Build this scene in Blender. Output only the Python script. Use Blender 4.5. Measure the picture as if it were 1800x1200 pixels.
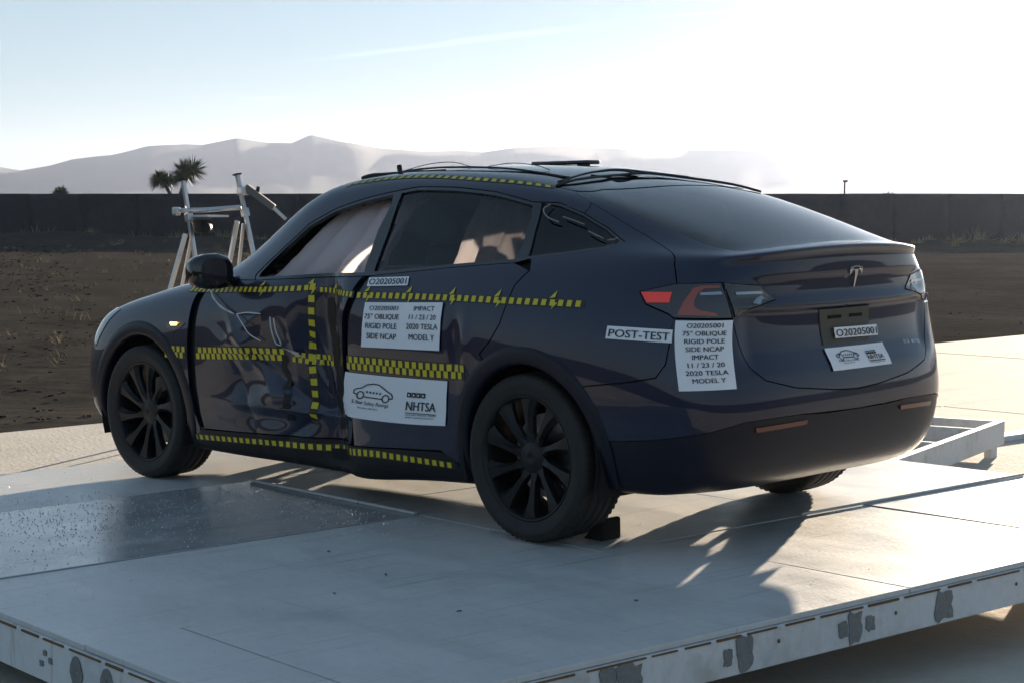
import bpy, bmesh, math, random
import numpy as np
from mathutils import Vector, Matrix, Euler, noise
from mathutils.geometry import delaunay_2d_cdt

for o in list(bpy.data.objects): bpy.data.objects.remove(o, do_unlink=True)
SC = bpy.context.scene
COL = SC.collection
TRAILS = [(10.45, -8.03, -3.16, .38, -.3, 3.5, .16), (6.94, -7.55, -1.39, 0, -.2, 2.6, .08), (9.17, -9.93, -3.18, .9, -.3, 3.6, .15), (15.4, -11.0, -1, .44, -.1, 1.2, .4), (16.6, -13.3, -.68, .26, -.1, .9, .4)]
# ------------------------------------------------------------------ camera
cam_data = bpy.data.cameras.new('camera'); cam_ob = bpy.data.objects.new('camera', cam_data); COL.objects.link(cam_ob)
cam_ob.location = (-5.3352, 6.0883, 1.3929)
cam_ob.rotation_euler = (math.radians(85.5684), 0, math.radians(-133.5505))
cam_data.sensor_width = 36; cam_data.lens = 64
cam_data.clip_start = .1; cam_data.clip_end = 20000
SC.camera = cam_ob
# ------------------------------------------------------------------ sky and sun
SUN_AZ, SUN_EL = math.radians(-66), math.radians(7.6)       # azimuth from +X, counter-clockwise
world = bpy.data.worlds.new('World'); SC.world = world; world.use_nodes = True
wn = world.node_tree; bg = wn.nodes['Background']
sky = wn.nodes.new('ShaderNodeTexSky'); sky.sky_type = 'NISHITA'; sky.sun_disc = False
sky.sun_elevation = SUN_EL; sky.sun_rotation = math.pi / 2 - SUN_AZ
sky.altitude = 1200; sky.air_density = 1.05; sky.dust_density = .05; sky.ozone_density = 4.3
# thin contrails and cirrus high up, laid out by compass direction
tc = wn.nodes.new('ShaderNodeTexCoord')
def wmath(op, a, b=None):
    n = wn.nodes.new('ShaderNodeMath'); n.operation = op
    for i, s in enumerate((a, b)):
        if s is None: continue
        if isinstance(s, (int, float)): n.inputs[i].default_value = s
        else: wn.links.new(s, n.inputs[i])
    return n.outputs[0]
sep = wn.nodes.new('ShaderNodeSeparateXYZ'); wn.links.new(tc.outputs['Generated'], sep.inputs[0])
zc = wmath('MAXIMUM', sep.outputs[2], .02)
px_ = wmath('DIVIDE', sep.outputs[0], zc); py_ = wmath('DIVIDE', sep.outputs[1], zc)     # position on a cloud deck of height 1
cmb = wn.nodes.new('ShaderNodeCombineXYZ'); wn.links.new(px_, cmb.inputs[0]); wn.links.new(py_, cmb.inputs[1])
nz = wn.nodes.new('ShaderNodeTexNoise'); nz.inputs['Scale'].default_value = .9; nz.inputs['Detail'].default_value = 6; wn.links.new(cmb.outputs[0], nz.inputs['Vector'])
trail_sum = None
for (ax, ay, dx, dy, t0, t1, wd) in TRAILS:
    l = math.hypot(dx, dy); dx, dy = dx / l, dy / l
    rx = wmath('SUBTRACT', px_, ax); ry = wmath('SUBTRACT', py_, ay)
    along = wmath('ADD', wmath('MULTIPLY', rx, dx), wmath('MULTIPLY', ry, dy))
    perp = wmath('ABSOLUTE', wmath('ADD', wmath('ADD', wmath('MULTIPLY', rx, -dy), wmath('MULTIPLY', ry, dx)), wmath('MULTIPLY', wmath('SUBTRACT', nz.outputs[0], .5), wd * 1.6)))
    core = wmath('MAXIMUM', wmath('SUBTRACT', 1.0, wmath('DIVIDE', perp, wd)), 0.0)
    ends = wmath('MULTIPLY', wmath('MINIMUM', wmath('MAXIMUM', wmath('DIVIDE', wmath('SUBTRACT', along, t0), .8), 0.0), 1.0),
                 wmath('MINIMUM', wmath('MAXIMUM', wmath('DIVIDE', wmath('SUBTRACT', t1, along), .8), 0.0), 1.0))
    v = wmath('MULTIPLY', wmath('MULTIPLY', core, ends), wmath('ADD', wmath('MULTIPLY', nz.outputs[0], 1.2), -.15))
    trail_sum = v if trail_sum is None else wmath('MAXIMUM', trail_sum, v)
# added gamma flattens the sky's contrast to lift shaded sides, alike in every direction
sky_gamma = wn.nodes.new('ShaderNodeGamma'); sky_gamma.inputs['Gamma'].default_value = .4; wn.links.new(sky.outputs[0], sky_gamma.inputs[0])
mixw = wn.nodes.new('ShaderNodeMixRGB'); mixw.blend_type = 'ADD'; mixw.inputs['Fac'].default_value = 1
wn.links.new(sky_gamma.outputs[0], mixw.inputs[1])
trc = wn.nodes.new('ShaderNodeMixRGB'); trc.blend_type = 'MULTIPLY'; trc.inputs['Fac'].default_value = 1
wn.links.new(sky_gamma.outputs[0], trc.inputs[1]); wn.links.new(wmath('MULTIPLY', trail_sum, .55), trc.inputs[2])
wn.links.new(trc.outputs[0], mixw.inputs[2])
wn.links.new(mixw.outputs[0], bg.inputs['Color']); bg.inputs['Strength'].default_value = .088
sun_data = bpy.data.lights.new('sun', 'SUN'); sun_data.energy = 5; sun_data.angle = math.radians(.55); sun_data.color = (1, .83, .63)
sun_ob = bpy.data.objects.new('sun', sun_data); COL.objects.link(sun_ob)
sun_dir = Vector((math.cos(SUN_EL) * math.cos(SUN_AZ), math.cos(SUN_EL) * math.sin(SUN_AZ), math.sin(SUN_EL)))
sun_ob.rotation_euler = sun_dir.to_track_quat('Z', 'Y').to_euler()
sun_ob.location = sun_dir * 60
# ------------------------------------------------------------------ exposure and renderer
vs = SC.view_settings; vs.view_transform = 'Standard'; vs.look = 'None'; vs.gamma = 1; vs.use_curve_mapping = False
vs.exposure = 2.03
SC.render.engine = 'CYCLES'
SC.cycles.use_denoising = True
SC.cycles.max_bounces = 10; SC.cycles.transparent_max_bounces = 16; SC.cycles.volume_bounces = 0
SC.cycles.caustics_reflective = False; SC.cycles.caustics_refractive = False
SC.cycles.sample_clamp_indirect = 6
# the deck (and the car on it) leans about a degree
TILT = Matrix(((.999858, -.001756, .016744, 0), (.001525, .999904, .013800, 0), (-.016766, -.013772, .999765, 0), (0, 0, 0, 1)))
GROUND_Z = -.33
HAZE = (.00008, .00003)
# ------------------------------------------------------------------ materials and mesh helpers
MATS = {}
def mat(name, col, rough=.5, metal=0, spec=.5, coat=0, coat_rough=.03, noise_amt=0, noise_scale=8, noise_col=None, bump=0, bump_scale=60, emit=None, emit_s=0, alpha=1, rough_var=0, obj_coords=True):
    m = bpy.data.materials.new(name); m.use_nodes = True; MATS[name] = m
    nt = m.node_tree; b = nt.nodes['Principled BSDF']
    b.inputs['Base Color'].default_value = (*col, 1); b.inputs['Roughness'].default_value = rough; b.inputs['Metallic'].default_value = metal
    b.inputs['Specular IOR Level'].default_value = spec; b.inputs['Coat Weight'].default_value = coat; b.inputs['Coat Roughness'].default_value = coat_rough
    if emit: b.inputs['Emission Color'].default_value = (*emit, 1); b.inputs['Emission Strength'].default_value = emit_s
    t = nt.nodes.new('ShaderNodeTexCoord')
    if noise_amt or rough_var:
        n = nt.nodes.new('ShaderNodeTexNoise'); n.inputs['Scale'].default_value = noise_scale; n.inputs['Detail'].default_value = 8; n.inputs['Roughness'].default_value = .62
        nt.links.new(t.outputs['Object'], n.inputs['Vector'])
    if noise_amt:
        r = nt.nodes.new('ShaderNodeValToRGB'); r.color_ramp.elements[0].position = .35; r.color_ramp.elements[1].position = .68
        nc = noise_col or tuple(c * .55 for c in col)
        mx = tuple(c + (d - c) * noise_amt for c, d in zip(col, nc))
        r.color_ramp.elements[0].color = (*mx, 1); r.color_ramp.elements[1].color = (*col, 1)
        nt.links.new(n.outputs[0], r.inputs[0]); nt.links.new(r.outputs[0], b.inputs['Base Color'])
    if rough_var:
        mr = nt.nodes.new('ShaderNodeMapRange'); mr.inputs['To Min'].default_value = max(.02, rough - rough_var); mr.inputs['To Max'].default_value = min(1, rough + rough_var)
        mr.inputs['From Min'].default_value = .3; mr.inputs['From Max'].default_value = .7
        nt.links.new(n.outputs[0], mr.inputs['Value']); nt.links.new(mr.outputs[0], b.inputs['Roughness'])
    if bump:
        n2 = nt.nodes.new('ShaderNodeTexNoise'); n2.inputs['Scale'].default_value = bump_scale; n2.inputs['Detail'].default_value = 5
        nt.links.new(t.outputs['Object'], n2.inputs['Vector'])
        bp = nt.nodes.new('ShaderNodeBump'); bp.inputs['Strength'].default_value = bump; bp.inputs['Distance'].default_value = .01
        nt.links.new(n2.outputs[0], bp.inputs['Height']); nt.links.new(bp.outputs[0], b.inputs['Normal'])
    return m
def tinted_glass(name, tint, rough=.02, ior=1.52):
    """thin tinted pane: fresnel gloss over a coloured see-through sheet"""
    m = bpy.data.materials.new(name); m.use_nodes = True; MATS[name] = m; nt = m.node_tree
    nt.nodes.remove(nt.nodes['Principled BSDF'])
    tr = nt.nodes.new('ShaderNodeBsdfTransparent'); tr.inputs[0].default_value = (*tint, 1)
    gl = nt.nodes.new('ShaderNodeBsdfGlossy'); gl.inputs['Roughness'].default_value = rough
    fr = nt.nodes.new('ShaderNodeFresnel'); fr.inputs[0].default_value = ior
    mx = nt.nodes.new('ShaderNodeMixShader'); nt.links.new(fr.outputs[0], mx.inputs[0]); nt.links.new(tr.outputs[0], mx.inputs[1]); nt.links.new(gl.outputs[0], mx.inputs[2])
    nt.links.new(mx.outputs[0], nt.nodes['Material Output'].inputs[0]); return m

mat('paint', (.004, .008, .030), .38, metal=.25, spec=.3, coat=.8, coat_rough=.008, noise_amt=.25, noise_scale=5, noise_col=(.009, .011, .034))
mat('gloss_black', (.006, .006, .007), .12, coat=.6)
mat('plastic', (.009, .009, .010), .5, spec=.3, bump=.12, bump_scale=400)
mat('shell', (.006, .006, .006), .9)
mat('rubber', (.016, .0155, .015), .78, noise_amt=.5, noise_scale=14, noise_col=(.030, .028, .025))
mat('rim', (.018, .018, .019), .38, metal=.6)
mat('disc', (.25, .25, .25), .35, metal=1)
mat('chrome', (.75, .75, .76), .12, metal=1)
mat('steel', (.52, .52, .53), .30, metal=1)
mat('tape_yellow', (.62, .50, .02), .45)
mat('tape_black', (.012, .012, .010), .45)
mat('sheet', (.82, .83, .86), .6, bump=.05, bump_scale=14)
mat('ink', (.012, .012, .014), .6)
mat('red_lens', (.42, .018, .012), .15, coat=1, emit=(.9, .05, .02), emit_s=.05)
mat('orange_lens', (.30, .045, .018), .2, coat=1)
mat('clear_lens', (.022, .018, .020), .10, coat=1)
mat('lamp_inner', (.35, .36, .38), .15, metal=1)
mat('amber', (.8, .25, .02), .3, emit=(1, .35, .03), emit_s=6)
mat('headlamp', (.10, .13, .16), .08, metal=.3, coat=1)
mat('valance', (.005, .006, .014), .40, spec=.3)
ab = mat('airbag', (.90, .79, .81), .85, bump=.3, bump_scale=9)
tl_ = ab.node_tree.nodes.new('ShaderNodeBsdfTranslucent'); tl_.inputs[0].default_value = (.92, .78, .78, 1); mxa = ab.node_tree.nodes.new('ShaderNodeMixShader'); mxa.inputs[0].default_value = .55
ab.node_tree.links.new(ab.node_tree.nodes['Principled BSDF'].outputs[0], mxa.inputs[1]); ab.node_tree.links.new(tl_.outputs[0], mxa.inputs[2]); ab.node_tree.links.new(mxa.outputs[0], ab.node_tree.nodes['Material Output'].inputs[0])
mat('seat', (.012, .012, .013), .5)
mat('trim_grey', (.10, .10, .10), .6)
mat('scuff', (.22, .20, .18), .6)
mat('dim_reflector', (.13, .022, .012), .25, coat=.6)
tinted_glass('glass_dark', (.030, .034, .036)); tinted_glass('glass_roof', (.006, .007, .008), .015, 1.85); tinted_glass('glass_side', (.30, .315, .32)); tinted_glass('glass_clear', (.86, .90, .90))

def link(name, me, m=None, parent=None, smooth=None):
    if m is not None and not len(me.materials): me.materials.append(MATS[m] if isinstance(m, str) else m)
    if smooth is not None: me.polygons.foreach_set('use_smooth', [smooth] * len(me.polygons))
    o = bpy.data.objects.new(name, me); COL.objects.link(o)
    if parent: o.parent = parent
    return o
def pydata(name, V, F, m=None, parent=None, smooth=False, mats=None, fmat=None):
    me = bpy.data.meshes.new(name); me.from_pydata([tuple(v) for v in V], [], [tuple(int(i) for i in f) for f in F])
    if mats:
        for x in mats: me.materials.append(MATS[x])
        me.polygons.foreach_set('material_index', fmat)
    return link(name, me, m, parent, smooth)
def from_bm(name, bm, m=None, parent=None, smooth=False):
    me = bpy.data.meshes.new(name); bm.to_mesh(me); bm.free()
    return link(name, me, m, parent, smooth)
def empty(name, label, cat, loc=(0, 0, 0), group=None, matrix=None):
    o = bpy.data.objects.new(name, None); COL.objects.link(o); o.empty_display_size = .1
    if matrix is not None: o.matrix_world = matrix
    else: o.location = loc
    return tag(o, label, cat, group)
def tag(o, label=None, cat=None, group=None, kind=None):
    if label: o['label'] = label
    if cat: o['category'] = cat
    if group: o['group'] = group
    if kind: o['kind'] = kind
    return o
def bm_box(bm, c, s, rot=None, bevel=0):
    m = Matrix.Translation(c) @ (rot.to_4x4() if rot is not None else Matrix()) @ Matrix.Diagonal((*s, 1))
    r = bmesh.ops.create_cube(bm, size=1, matrix=m)
    if bevel: bmesh.ops.bevel(bm, geom=list({e for v in r['verts'] for e in v.link_edges}), offset=bevel, segments=2, affect='EDGES', profile=.6)
def bm_bar(bm, a, b, w, h=None, bevel=0, up=(0, 0, 1)):
    a, b = Vector(a), Vector(b); d = b - a; L = d.length; z = d.normalized(); u = Vector(up)
    if abs(z.dot(u)) > .95: u = Vector((1, 0, 0))
    x = u.cross(z).normalized(); y = z.cross(x)
    bm_box(bm, (a + b) / 2, (w, h or w, L), Matrix((x, y, z)).transposed(), bevel)
def bm_tube(bm, pts, rad, seg=8, cap=True):
    pts = [Vector(p) for p in pts]; rings = []; nrm = None
    rr = rad if isinstance(rad, (list, tuple)) else [rad] * len(pts)
    for i, p in enumerate(pts):
        t = (pts[min(i + 1, len(pts) - 1)] - pts[max(i - 1, 0)]).normalized()
        if nrm is None: nrm = t.orthogonal().normalized()
        nrm = (nrm - t * nrm.dot(t)); nrm = nrm.normalized() if nrm.length > 1e-6 else t.orthogonal().normalized()
        bn = t.cross(nrm)
        rings.append([bm.verts.new(p + (nrm * math.cos(2 * math.pi * k / seg) + bn * math.sin(2 * math.pi * k / seg)) * rr[i]) for k in range(seg)])
    for a, b in zip(rings, rings[1:]):
        for k in range(seg): bm.faces.new((a[k], a[(k + 1) % seg], b[(k + 1) % seg], b[k]))
    if cap: bm.faces.new(rings[0][::-1]); bm.faces.new(rings[-1])
def lathe(prof, seg, ang_r=None):
    """profile of (axial y, radius) turned about Y; ang_r(k, j, r) may alter the radius"""
    V, F = [], []; n = len(prof)
    for k in range(seg):
        a = 2 * math.pi * k / seg
        for j, (y, r) in enumerate(prof):
            q = ang_r(k, j, r) if ang_r else r
            V.append((q * math.cos(a), y, q * math.sin(a)))
    for k in range(seg):
        k2 = (k + 1) % seg
        for j in range(n - 1): F.append((k * n + j, k * n + j + 1, k2 * n + j + 1, k2 * n + j))
    return V, F
def smooth_path(pts, n):
    """Catmull-Rom through points"""
    P = [np.array(p, float) for p in pts]; P = [2 * P[0] - P[1]] + P + [2 * P[-1] - P[-2]]; out = []
    for i in range(1, len(P) - 2):
        for k in range(n):
            t = k / n; a, b, c, d = P[i - 1], P[i], P[i + 1], P[i + 2]
            out.append(.5 * ((2 * b) + (c - a) * t + (2 * a - 5 * b + 4 * c - d) * t * t + (3 * b - a - 3 * c + d) * t ** 3))
    out.append(P[-2]); return out
# ------------------------------------------------------------------ car body surface
# car frame: X forward from the rear axle, Y to the car's left, Z up from the deck (metres)
NS = 19
def _ring(front, side_y, side_z, rear, sx=None):
    sx = sx or [3.3, 2.89, 2.5, 2.1, 1.6, 1.1, .7, .35, 0, -.35, -.6]
    return front + [(sx[i], side_y[i], side_z[i]) for i in range(11)] + rear
def _front(xf, w, z0, z1):
    return [(xf, 0, z0), (xf - .025, .36 * w / .9, z0), (xf - .12, .68 * w / .9, (z0 + z1) / 2), (xf - .27, .85 * w / .9, z1)]
def _rear(xr, yc, zs, k=1.0):
    # corner, then inwards to the centre
    return [(xr + .155 * k, yc, zs[0]), (xr + .045 * k, yc * .78, zs[1]), (xr + .008 * k, yc * .42, zs[2]), (xr, 0, zs[3])]
NET = [
 # 0 floor edge
 _ring(_front(3.60, .80, .19, .19), [.78, .80, .81, .82, .82, .82, .82, .81, .80, .80, .80],
       [.185, .18, .17, .165, .165, .17, .18, .19, .21, .23, .235], _rear(-.80, .72, [.235, .24, .245, .25])),
 # 1 lower turn
 _ring(_front(3.68, .86, .22, .22), [.86, .88, .885, .885, .885, .885, .885, .885, .88, .875, .865],
       [.20, .195, .185, .18, .18, .185, .195, .21, .23, .25, .255], _rear(-.90, .79, [.26, .27, .28, .285])),
 # 2 sill / valance
 _ring(_front(3.75, .95, .33, .33), [.935, .93, .92, .915, .915, .915, .915, .92, .925, .92, .905],
       [.30, .28, .26, .26, .26, .265, .275, .30, .33, .36, .37], _rear(-.965, .825, [.38, .39, .40, .40])),
 # 3 sill top / door bottom
 _ring(_front(3.775, .96, .45, .45), [.945, .945, .93, .915, .91, .91, .915, .93, .945, .94, .92],
       [.42, .40, .37, .36, .36, .365, .38, .42, .46, .49, .50], _rear(-.988, .84, [.51, .52, .525, .525])),
 # 4 lower door
 _ring(_front(3.775, .96, .56, .56), [.945, .952, .945, .93, .925, .928, .935, .95, .965, .955, .925],
       [.55, .55, .53, .52, .52, .53, .55, .58, .60, .61, .62], _rear(-.988, .842, [.63, .635, .64, .64])),
 # 5 mid door
 _ring(_front(3.755, .95, .67, .68), [.938, .95, .95, .945, .942, .944, .95, .96, .968, .955, .92],
       [.67, .70, .70, .69, .69, .70, .72, .74, .75, .75, .75], _rear(-.965, .835, [.75, .75, .75, .75])),
 # 6 upper door
 _ring(_front(3.70, .92, .755, .775), [.915, .935, .942, .945, .945, .948, .952, .958, .958, .94, .90],
       [.80, .84, .85, .852, .855, .865, .875, .885, .89, .89, .885], _rear(-.945, .822, [.875, .87, .865, .865])),
 # 7 shoulder
 _ring(_front(3.62, .87, .825, .85), [.872, .90, .915, .925, .93, .932, .934, .932, .925, .90, .862],
       [.88, .935, .96, .970, .975, .985, .995, 1.005, 1.01, 1.01, 1.005], _rear(-.950, .79, [.995, .985, .98, .975])),
 # 8 belt, hood, hatch face
 _ring([(3.42, 0, .895), (3.40, .30, .895), (3.32, .58, .90), (3.20, .73, .915)], [.795, .83, .86, .885, .895, .895, .892, .885, .868, .835, .79],
       [.945, .99, 1.02, 1.04, 1.055, 1.07, 1.085, 1.10, 1.115, 1.12, 1.115], _rear(-.948, .725, [1.105, 1.10, 1.10, 1.10]),
       [3.02, 2.78, 2.48, 2.1, 1.6, 1.1, .7, .35, 0, -.35, -.6]),
 # 9 cowl, glass line, spoiler lip (under)
 _ring([(2.95, 0, 1.015), (2.94, .28, 1.015), (2.90, .50, 1.015), (2.83, .64, 1.018)], [.72, .775, .825, .862, .872, .872, .868, .855, .828, .78, .73],
       [1.022, 1.032, 1.045, 1.067, 1.085, 1.10, 1.12, 1.14, 1.165, 1.18, 1.175], _rear(-.950, .655, [1.172, 1.178, 1.186, 1.19]),
       [2.72, 2.57, 2.38, 2.08, 1.6, 1.1, .7, .35, 0, -.35, -.62]),
 # 10 windscreen foot, spoiler lip (top)
 _ring([(2.64, 0, 1.065), (2.62, .28, 1.065), (2.57, .50, 1.065), (2.50, .64, 1.065)], [.71, .765, .81, .842, .853, .853, .845, .83, .795, .74, .68],
       [1.065, 1.07, 1.08, 1.10, 1.115, 1.13, 1.15, 1.17, 1.20, 1.215, 1.195], _rear(-.925, .60, [1.182, 1.190, 1.202, 1.207]),
       [2.40, 2.33, 2.21, 1.98, 1.56, 1.1, .7, .35, 0, -.33, -.60]),
 # 11 lower glass
 _ring([(2.38, 0, 1.22), (2.36, .28, 1.22), (2.31, .48, 1.215), (2.24, .61, 1.205)], [.675, .715, .748, .768, .778, .780, .775, .757, .725, .685, .635],
       [1.205, 1.21, 1.22, 1.24, 1.255, 1.265, 1.275, 1.28, 1.28, 1.262, 1.238], _rear(-.79, .56, [1.246, 1.231, 1.240, 1.246], 1.0),
       [2.13, 2.07, 1.97, 1.80, 1.48, 1.08, .7, .36, .03, -.26, -.50]),
 # 12 upper glass
 _ring([(2.06, 0, 1.405), (2.05, .27, 1.403), (2.01, .46, 1.395), (1.95, .575, 1.382)], [.622, .650, .672, .682, .686, .686, .684, .672, .650, .622, .592],
       [1.39, 1.395, 1.402, 1.412, 1.423, 1.430, 1.425, 1.41, 1.385, 1.352, 1.338], _rear(-.50, .535, [1.346, 1.330, 1.336, 1.341], 1.0),
       [1.90, 1.85, 1.78, 1.66, 1.41, 1.06, .7, .38, .08, -.15, -.30]),
 # 13 roof rail
 _ring([(1.80, 0, 1.512), (1.79, .26, 1.508), (1.76, .43, 1.497), (1.72, .54, 1.482)], [.575, .592, .604, .611, .613, .608, .607, .603, .592, .575, .556],
       [1.496, 1.502, 1.507, 1.515, 1.526, 1.530, 1.515, 1.495, 1.456, 1.424, 1.410], _rear(-.22, .515, [1.409, 1.410, 1.420, 1.427], .6),
       [1.68, 1.645, 1.59, 1.50, 1.32, 1.04, .72, .42, .15, -.01, -.10]),
 # 14 roof edge
 _ring([(1.64, 0, 1.548), (1.635, .22, 1.545), (1.62, .36, 1.535), (1.58, .45, 1.525)], [.468, .484, .494, .502, .508, .510, .508, .504, .494, .478, .455],
       [1.525, 1.529, 1.534, 1.541, 1.552, 1.556, 1.546, 1.528, 1.490, 1.463, 1.455], _rear(-.04, .40, [1.458, 1.460, 1.468, 1.472], .4),
       [1.545, 1.52, 1.48, 1.40, 1.26, 1.02, .74, .46, .22, .09, .03]),
 # 15 roof
 _ring([(1.47, 0, 1.565), (1.47, .10, 1.564), (1.46, .17, 1.562), (1.45, .22, 1.561)], [.24, .25, .255, .26, .265, .265, .265, .26, .255, .24, .225],
       [1.561, 1.562, 1.564, 1.567, 1.572, 1.574, 1.569, 1.553, 1.53, 1.51, 1.495], _rear(.10, .17, [1.49, 1.492, 1.494, 1.495], .2),
       [1.40, 1.39, 1.36, 1.31, 1.20, 1.0, .76, .5, .3, .2, .16]),
 # 16 spine
 [(x, 0, z) for x, z in zip([1.40, 1.40, 1.39, 1.38, 1.37, 1.35, 1.33, 1.28, 1.18, 1.0, .77, .52, .34, .25, .20, .17, .155, .145, .14],
                            [1.570, 1.570, 1.571, 1.571, 1.572, 1.573, 1.574, 1.576, 1.578, 1.578, 1.573, 1.560, 1.54, 1.524, 1.514, 1.508, 1.505, 1.503, 1.502])],
]
NR = len(NET)
NETA = np.array(NET, float)
def _pad(a):
    m = np.array([1, -1, 1.])
    a = np.concatenate([a[:, 1:2] * m, a, a[:, -2:-1] * m], 1)            # mirror at both centre lines
    return np.concatenate([(2 * a[0] - a[1])[None], a, (a[-2] * m)[None]], 0)
NETP = _pad(NETA)
def _basis(t, n):
    t = np.clip(t, 0, n - 1); i = np.minimum(np.floor(t).astype(int), n - 2); f = t - i
    return i, [(1 - f) ** 3 / 6, (3 * f ** 3 - 6 * f ** 2 + 4) / 6, (-3 * f ** 3 + 3 * f ** 2 + 3 * f + 1) / 6, f ** 3 / 6]
def raw_surface(u, v):
    u = np.asarray(u, float); v = np.asarray(v, float)
    iu, bu = _basis(u, NS); iv, bv = _basis(v, NR)
    p = np.zeros(u.shape + (3,))
    for a in range(4):
        for b in range(4):
            p += (bu[a] * bv[b])[..., None] * NETP[iv + b, iu + a]
    return p
def smooth01(t):
    t = np.clip(t, 0, 1); return t * t * (3 - 2 * t)
def dent(p):
    """crush left by the pole: a vertical trough in the left front door with folds running out of it"""
    q = p.copy(); x, z = p[..., 0], p[..., 2]
    left = smooth01(p[..., 1] / .25)
    hz = smooth01((z - .05) / .25) * (1 - smooth01((z - .93) / .28))
    hz2 = smooth01((z - .10) / .15) * (1 - smooth01((z - .70) / .32))
    side_w = np.where(x > 1.37, .16, .11)
    d = .090 * np.exp(-((x - 1.37) / side_w) ** 2) * hz + .045 * np.exp(-((x - 1.50) / .34) ** 2) * hz2
    d = d + .007 * np.sin((x - 1.2) * 95 + 5 * z) * np.exp(-((x - 1.33) / .07) ** 2) * hz + .005 * np.sin(z * 34 + x * 20) * np.exp(-((x - 1.31) / .09) ** 2) * hz
    # diagonal folds in the door skin
    w = smooth01((x - 1.25) / .15) * (1 - smooth01((x - 2.25) / .15)) * hz2
    def fold(x0, z0, ang, width, amp, length):
        ca, sa = math.cos(ang), math.sin(ang)
        a = (x - x0) * ca + (z - z0) * sa; b = -(x - x0) * sa + (z - z0) * ca
        return amp * np.exp(-np.sqrt(b * b + 4e-5) / (width * .75)) * np.exp(-(a / length) ** 2)
    d = d + 2.0 * w * (fold(1.45, .55, 1.45, .03, .012, .3) + fold(1.86, .88, -.5, .03, -.010, .2) + fold(1.95, .72, .9, .06, -.012, .28) + fold(1.75, .60, .5, .05, .016, .30) + fold(1.62, .80, 1.5, .05, -.013, .16)
                 + fold(1.70, .43, .05, .035, -.014, .40) + fold(1.60, .36, -.5, .04, .012, .2) + fold(2.0, .5, 1.2, .07, .010, .25)
                 + fold(1.5, .7, 1.3, .035, .014, .25))
    bl = lambda x0, z0, sx, sz: np.exp(-((x - x0) / sx) ** 2 - ((z - z0) / sz) ** 2)
    d = d + w * (.030 * bl(1.92, .58, .16, .09) - .020 * bl(2.02, .74, .15, .08) + .022 * bl(1.62, .72, .09, .12) + .020 * bl(1.78, .40, .16, .05) - .014 * bl(1.74, .50, .12, .05))
    # kink of the rear door skin behind the gap
    d = d + .014 * np.exp(-((x - .40) / .035) ** 2 - ((z - .80) / .11) ** 2) - .010 * np.exp(-((x - .335) / .035) ** 2 - ((z - .78) / .11) ** 2)
    q[..., 1] = q[..., 1] - d * left
    q[..., 2] = q[..., 2] - .03 * np.exp(-((x - 1.22) / .35) ** 2) * (1 - smooth01((z - .22) / .2)) * left
    return q
def tail_form(p):
    """ledge under the lamps and the spoiler's undercut on the hatch"""
    q = p.copy(); x, y, z = p[..., 0], np.abs(p[..., 1]), p[..., 2]
    w = smooth01((-.80 - x) / .08) * (1 - smooth01((y - .56) / .12))
    q[..., 0] = x + w * (.024 * smooth01((.962 - z) / .018) * smooth01((z - .70) / .10) + .016 * smooth01((1.085 - z) / .02) * smooth01((z - .98) / .03))
    lip = np.exp(-((z - (1.190 - .075 * y * y)) / .015) ** 2) * smooth01((-.72 - x) / .12) * (1 - smooth01((y - .60) / .08))
    q[..., 0] = q[..., 0] - .026 * lip; q[..., 2] = z + .006 * lip
    return q
def surface(u, v, side=1):
    p = tail_form(raw_surface(u, v))
    if side > 0: p = dent(p)
    else: p = p * np.array([1, -1, 1.])
    return p
def surface_n(u, v, side=1):
    e = 1e-3
    u = np.asarray(u, float); v = np.asarray(v, float)
    u0, u1 = np.clip(u - e, 0, NS - 1), np.clip(u + e, 0, NS - 1)
    v0, v1 = np.clip(v - e, 0, NR - 1), np.clip(v + e, 0, NR - 1)
    du = surface(u1, v, side) - surface(u0, v, side); dv = surface(u, v1, side) - surface(u, v0, side)
    n = np.cross(du, dv) * (-1 if side > 0 else 1)
    n = -n
    l = np.linalg.norm(n, axis=-1, keepdims=True); n = n / np.maximum(l, 1e-12)
    return surface(u, v, side), n
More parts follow.
